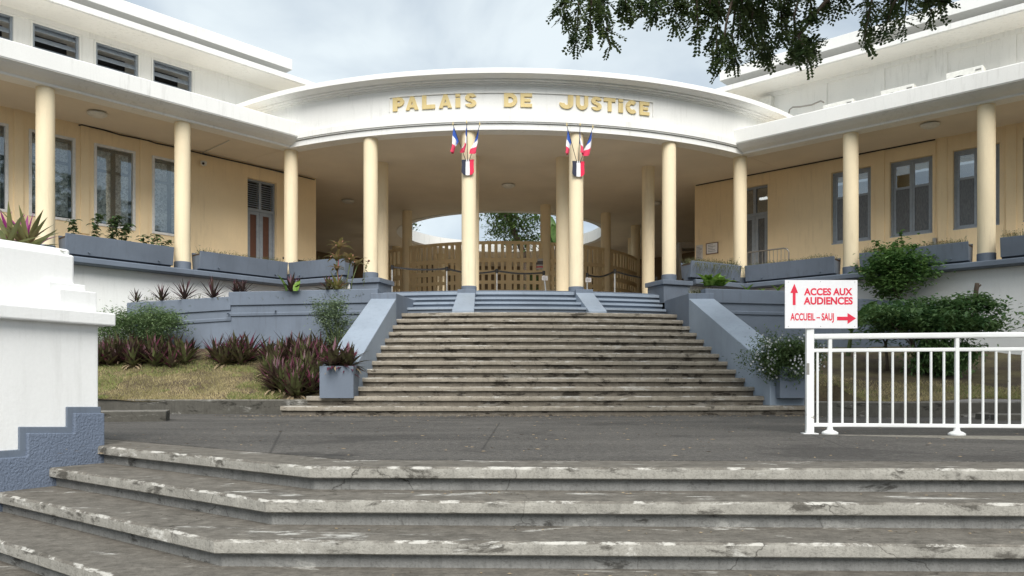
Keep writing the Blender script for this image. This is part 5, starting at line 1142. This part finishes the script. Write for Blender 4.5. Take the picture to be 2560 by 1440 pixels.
for i in range(430):                                  # the crown above the frame
    while True:
        q = Vector((RT.uniform(0.5, 16), RT.uniform(0.5, 14), RT.uniform(5.2, 11)))
        if ((q.x-8.6)/7.4)**2+((q.y-7.4)/6.6)**2+((q.z-8.0)/2.9)**2 > 1: continue
        if q.z > EYE+0.515*q.y+0.45 or abs(q.x) > 0.72*q.y+0.6: break
    a = RT.uniform(0, 6.3); e = q+Vector((cos(a)*0.5, sin(a)*0.5, RT.uniform(-0.1, 0.15))); spray(q, e, 16, 0.12, 0.42)
obj('trunk', wood, BARK, tree, smooth=50); obj('twigs', tw, BARK, tree, kind='stuff'); obj('crown', lv, L_TREE, tree, recalc=False)
# trees in and behind the court, seen through the opening of the roof
def court_tree(label, base, tips, cen, rad, ncl, nl, ls, mat, seed):
    rr = random.Random(seed); t_ = thing('court_tree', label, 'tree', base); m = MB(); m.tube(tips, [0.16-0.08*i/(len(tips)-1) for i in range(len(tips))], 9)
    cl = []
    for i in range(ncl):
        while True:
            q = Vector((rr.uniform(-1, 1), rr.uniform(-1, 1), rr.uniform(-1, 1)))
            if 0.25 < q.length < 1: break
        cl.append(Vector(cen)+Vector((q.x*rad[0], q.y*rad[1], q.z*rad[2])))
    for c0 in cl[::2]: m.tube([tips[-2], (Vector(tips[-1])+c0)/2, c0], [0.05, 0.03, 0.012], 5)
    obj('trunk', m, BARK, t_, smooth=50); m = MB()
    for c0 in cl:
        for j in range(nl//ncl):
            p = c0+Vector((rr.gauss(0, .24), rr.gauss(0, .24), rr.gauss(0, .18))); az = rr.uniform(0, 6.3); el = rr.uniform(-.9, .4); d = Vector((cos(az)*cos(el), sin(az)*cos(el), sin(el))); s_ = d.cross(Vector((0.2, 0.1, 1))).normalized(); L = ls*rr.uniform(.6, 1.2)
            m.add([p, p+d*L*.45+s_*L*.24, p+d*L, p+d*L*.45-s_*L*.24], [(0, 1, 2), (0, 2, 3)])
    obj('crown', m, mat, t_, recalc=False)
court_tree('leaning leafy tree standing in the round court behind the portico', (0.75, 34.5, FLOOR), [Vector((0.75, 34.5, FLOOR)), at(1312, 640, 34.5), at(1288, 585, 34.5), at(1266, 535, 34.5), at(1262, 490, 34.5)], at(1285, 548, 34.5), (1.45, 1.2, 1.2), 60, 5600, 0.17, L_COURT, 31)
court_tree('dark tree seen past the left rim of the court opening', (-5.9, 44, -0.5), [Vector((-5.9, 44, -0.5)), at(1012, 640, 44), at(1012, 580, 44)], at(1010, 562, 44), (0.55, 0.6, 0.75), 16, 1500, 0.2, L_TREE, 35)
pl = thing('court_palm', 'broad leaved palm in the court between the inner columns', 'plant', (1.9, 33.2, FLOOR))
m = MB(); m.tube([Vector((1.9, 33.2, FLOOR)), at(1392, 640, 33.2), at(1390, 610, 33.2)], [0.10, 0.09, 0.06], 8); obj('trunk', m, BARK, pl)
for px, py, L_ in ((1352, 545, 0), (1372, 535, 0), (1400, 550, 0), (1425, 560, 0), (1345, 590, 0), (1418, 600, 0), (1440, 590, 0), (1380, 560, 0)):
    m = MB(); a, e = at(1390, 612, 33.2), at(px, py, 33.2+R.uniform(-.6, .6)); d = e-a; n = 8; s_ = Vector((-d.z, 0.3*d.x, d.x)).normalized()
    for i in range(n+1):
        t = i/n; c0 = a+d*t+Vector((0, 0, 0.15*sin(pi*t))); wv = 0.17*sin(pi*min(1, 0.1+t*0.9))+0.01; m.v += [tuple(c0+s_*wv), tuple(c0+Vector((0, 0.05, 0))), tuple(c0-s_*wv)]
    for i in range(n): k = 3*i; m.f += [(k, k+1, k+4, k+3), (k+1, k+2, k+5, k+4)]
    obj('frond', m, L_BAN, pl, recalc=False, smooth=True)
bush('court_shrub', 'green shrub in the court seen through the lattice', (0.9, 31.5, FLOOR), (1.0, 31.5, FLOOR+1.3), (0.9, 0.6, 1.1), 24, 2200, 0.14, L_COURT, seed=44, cluster=0.2)
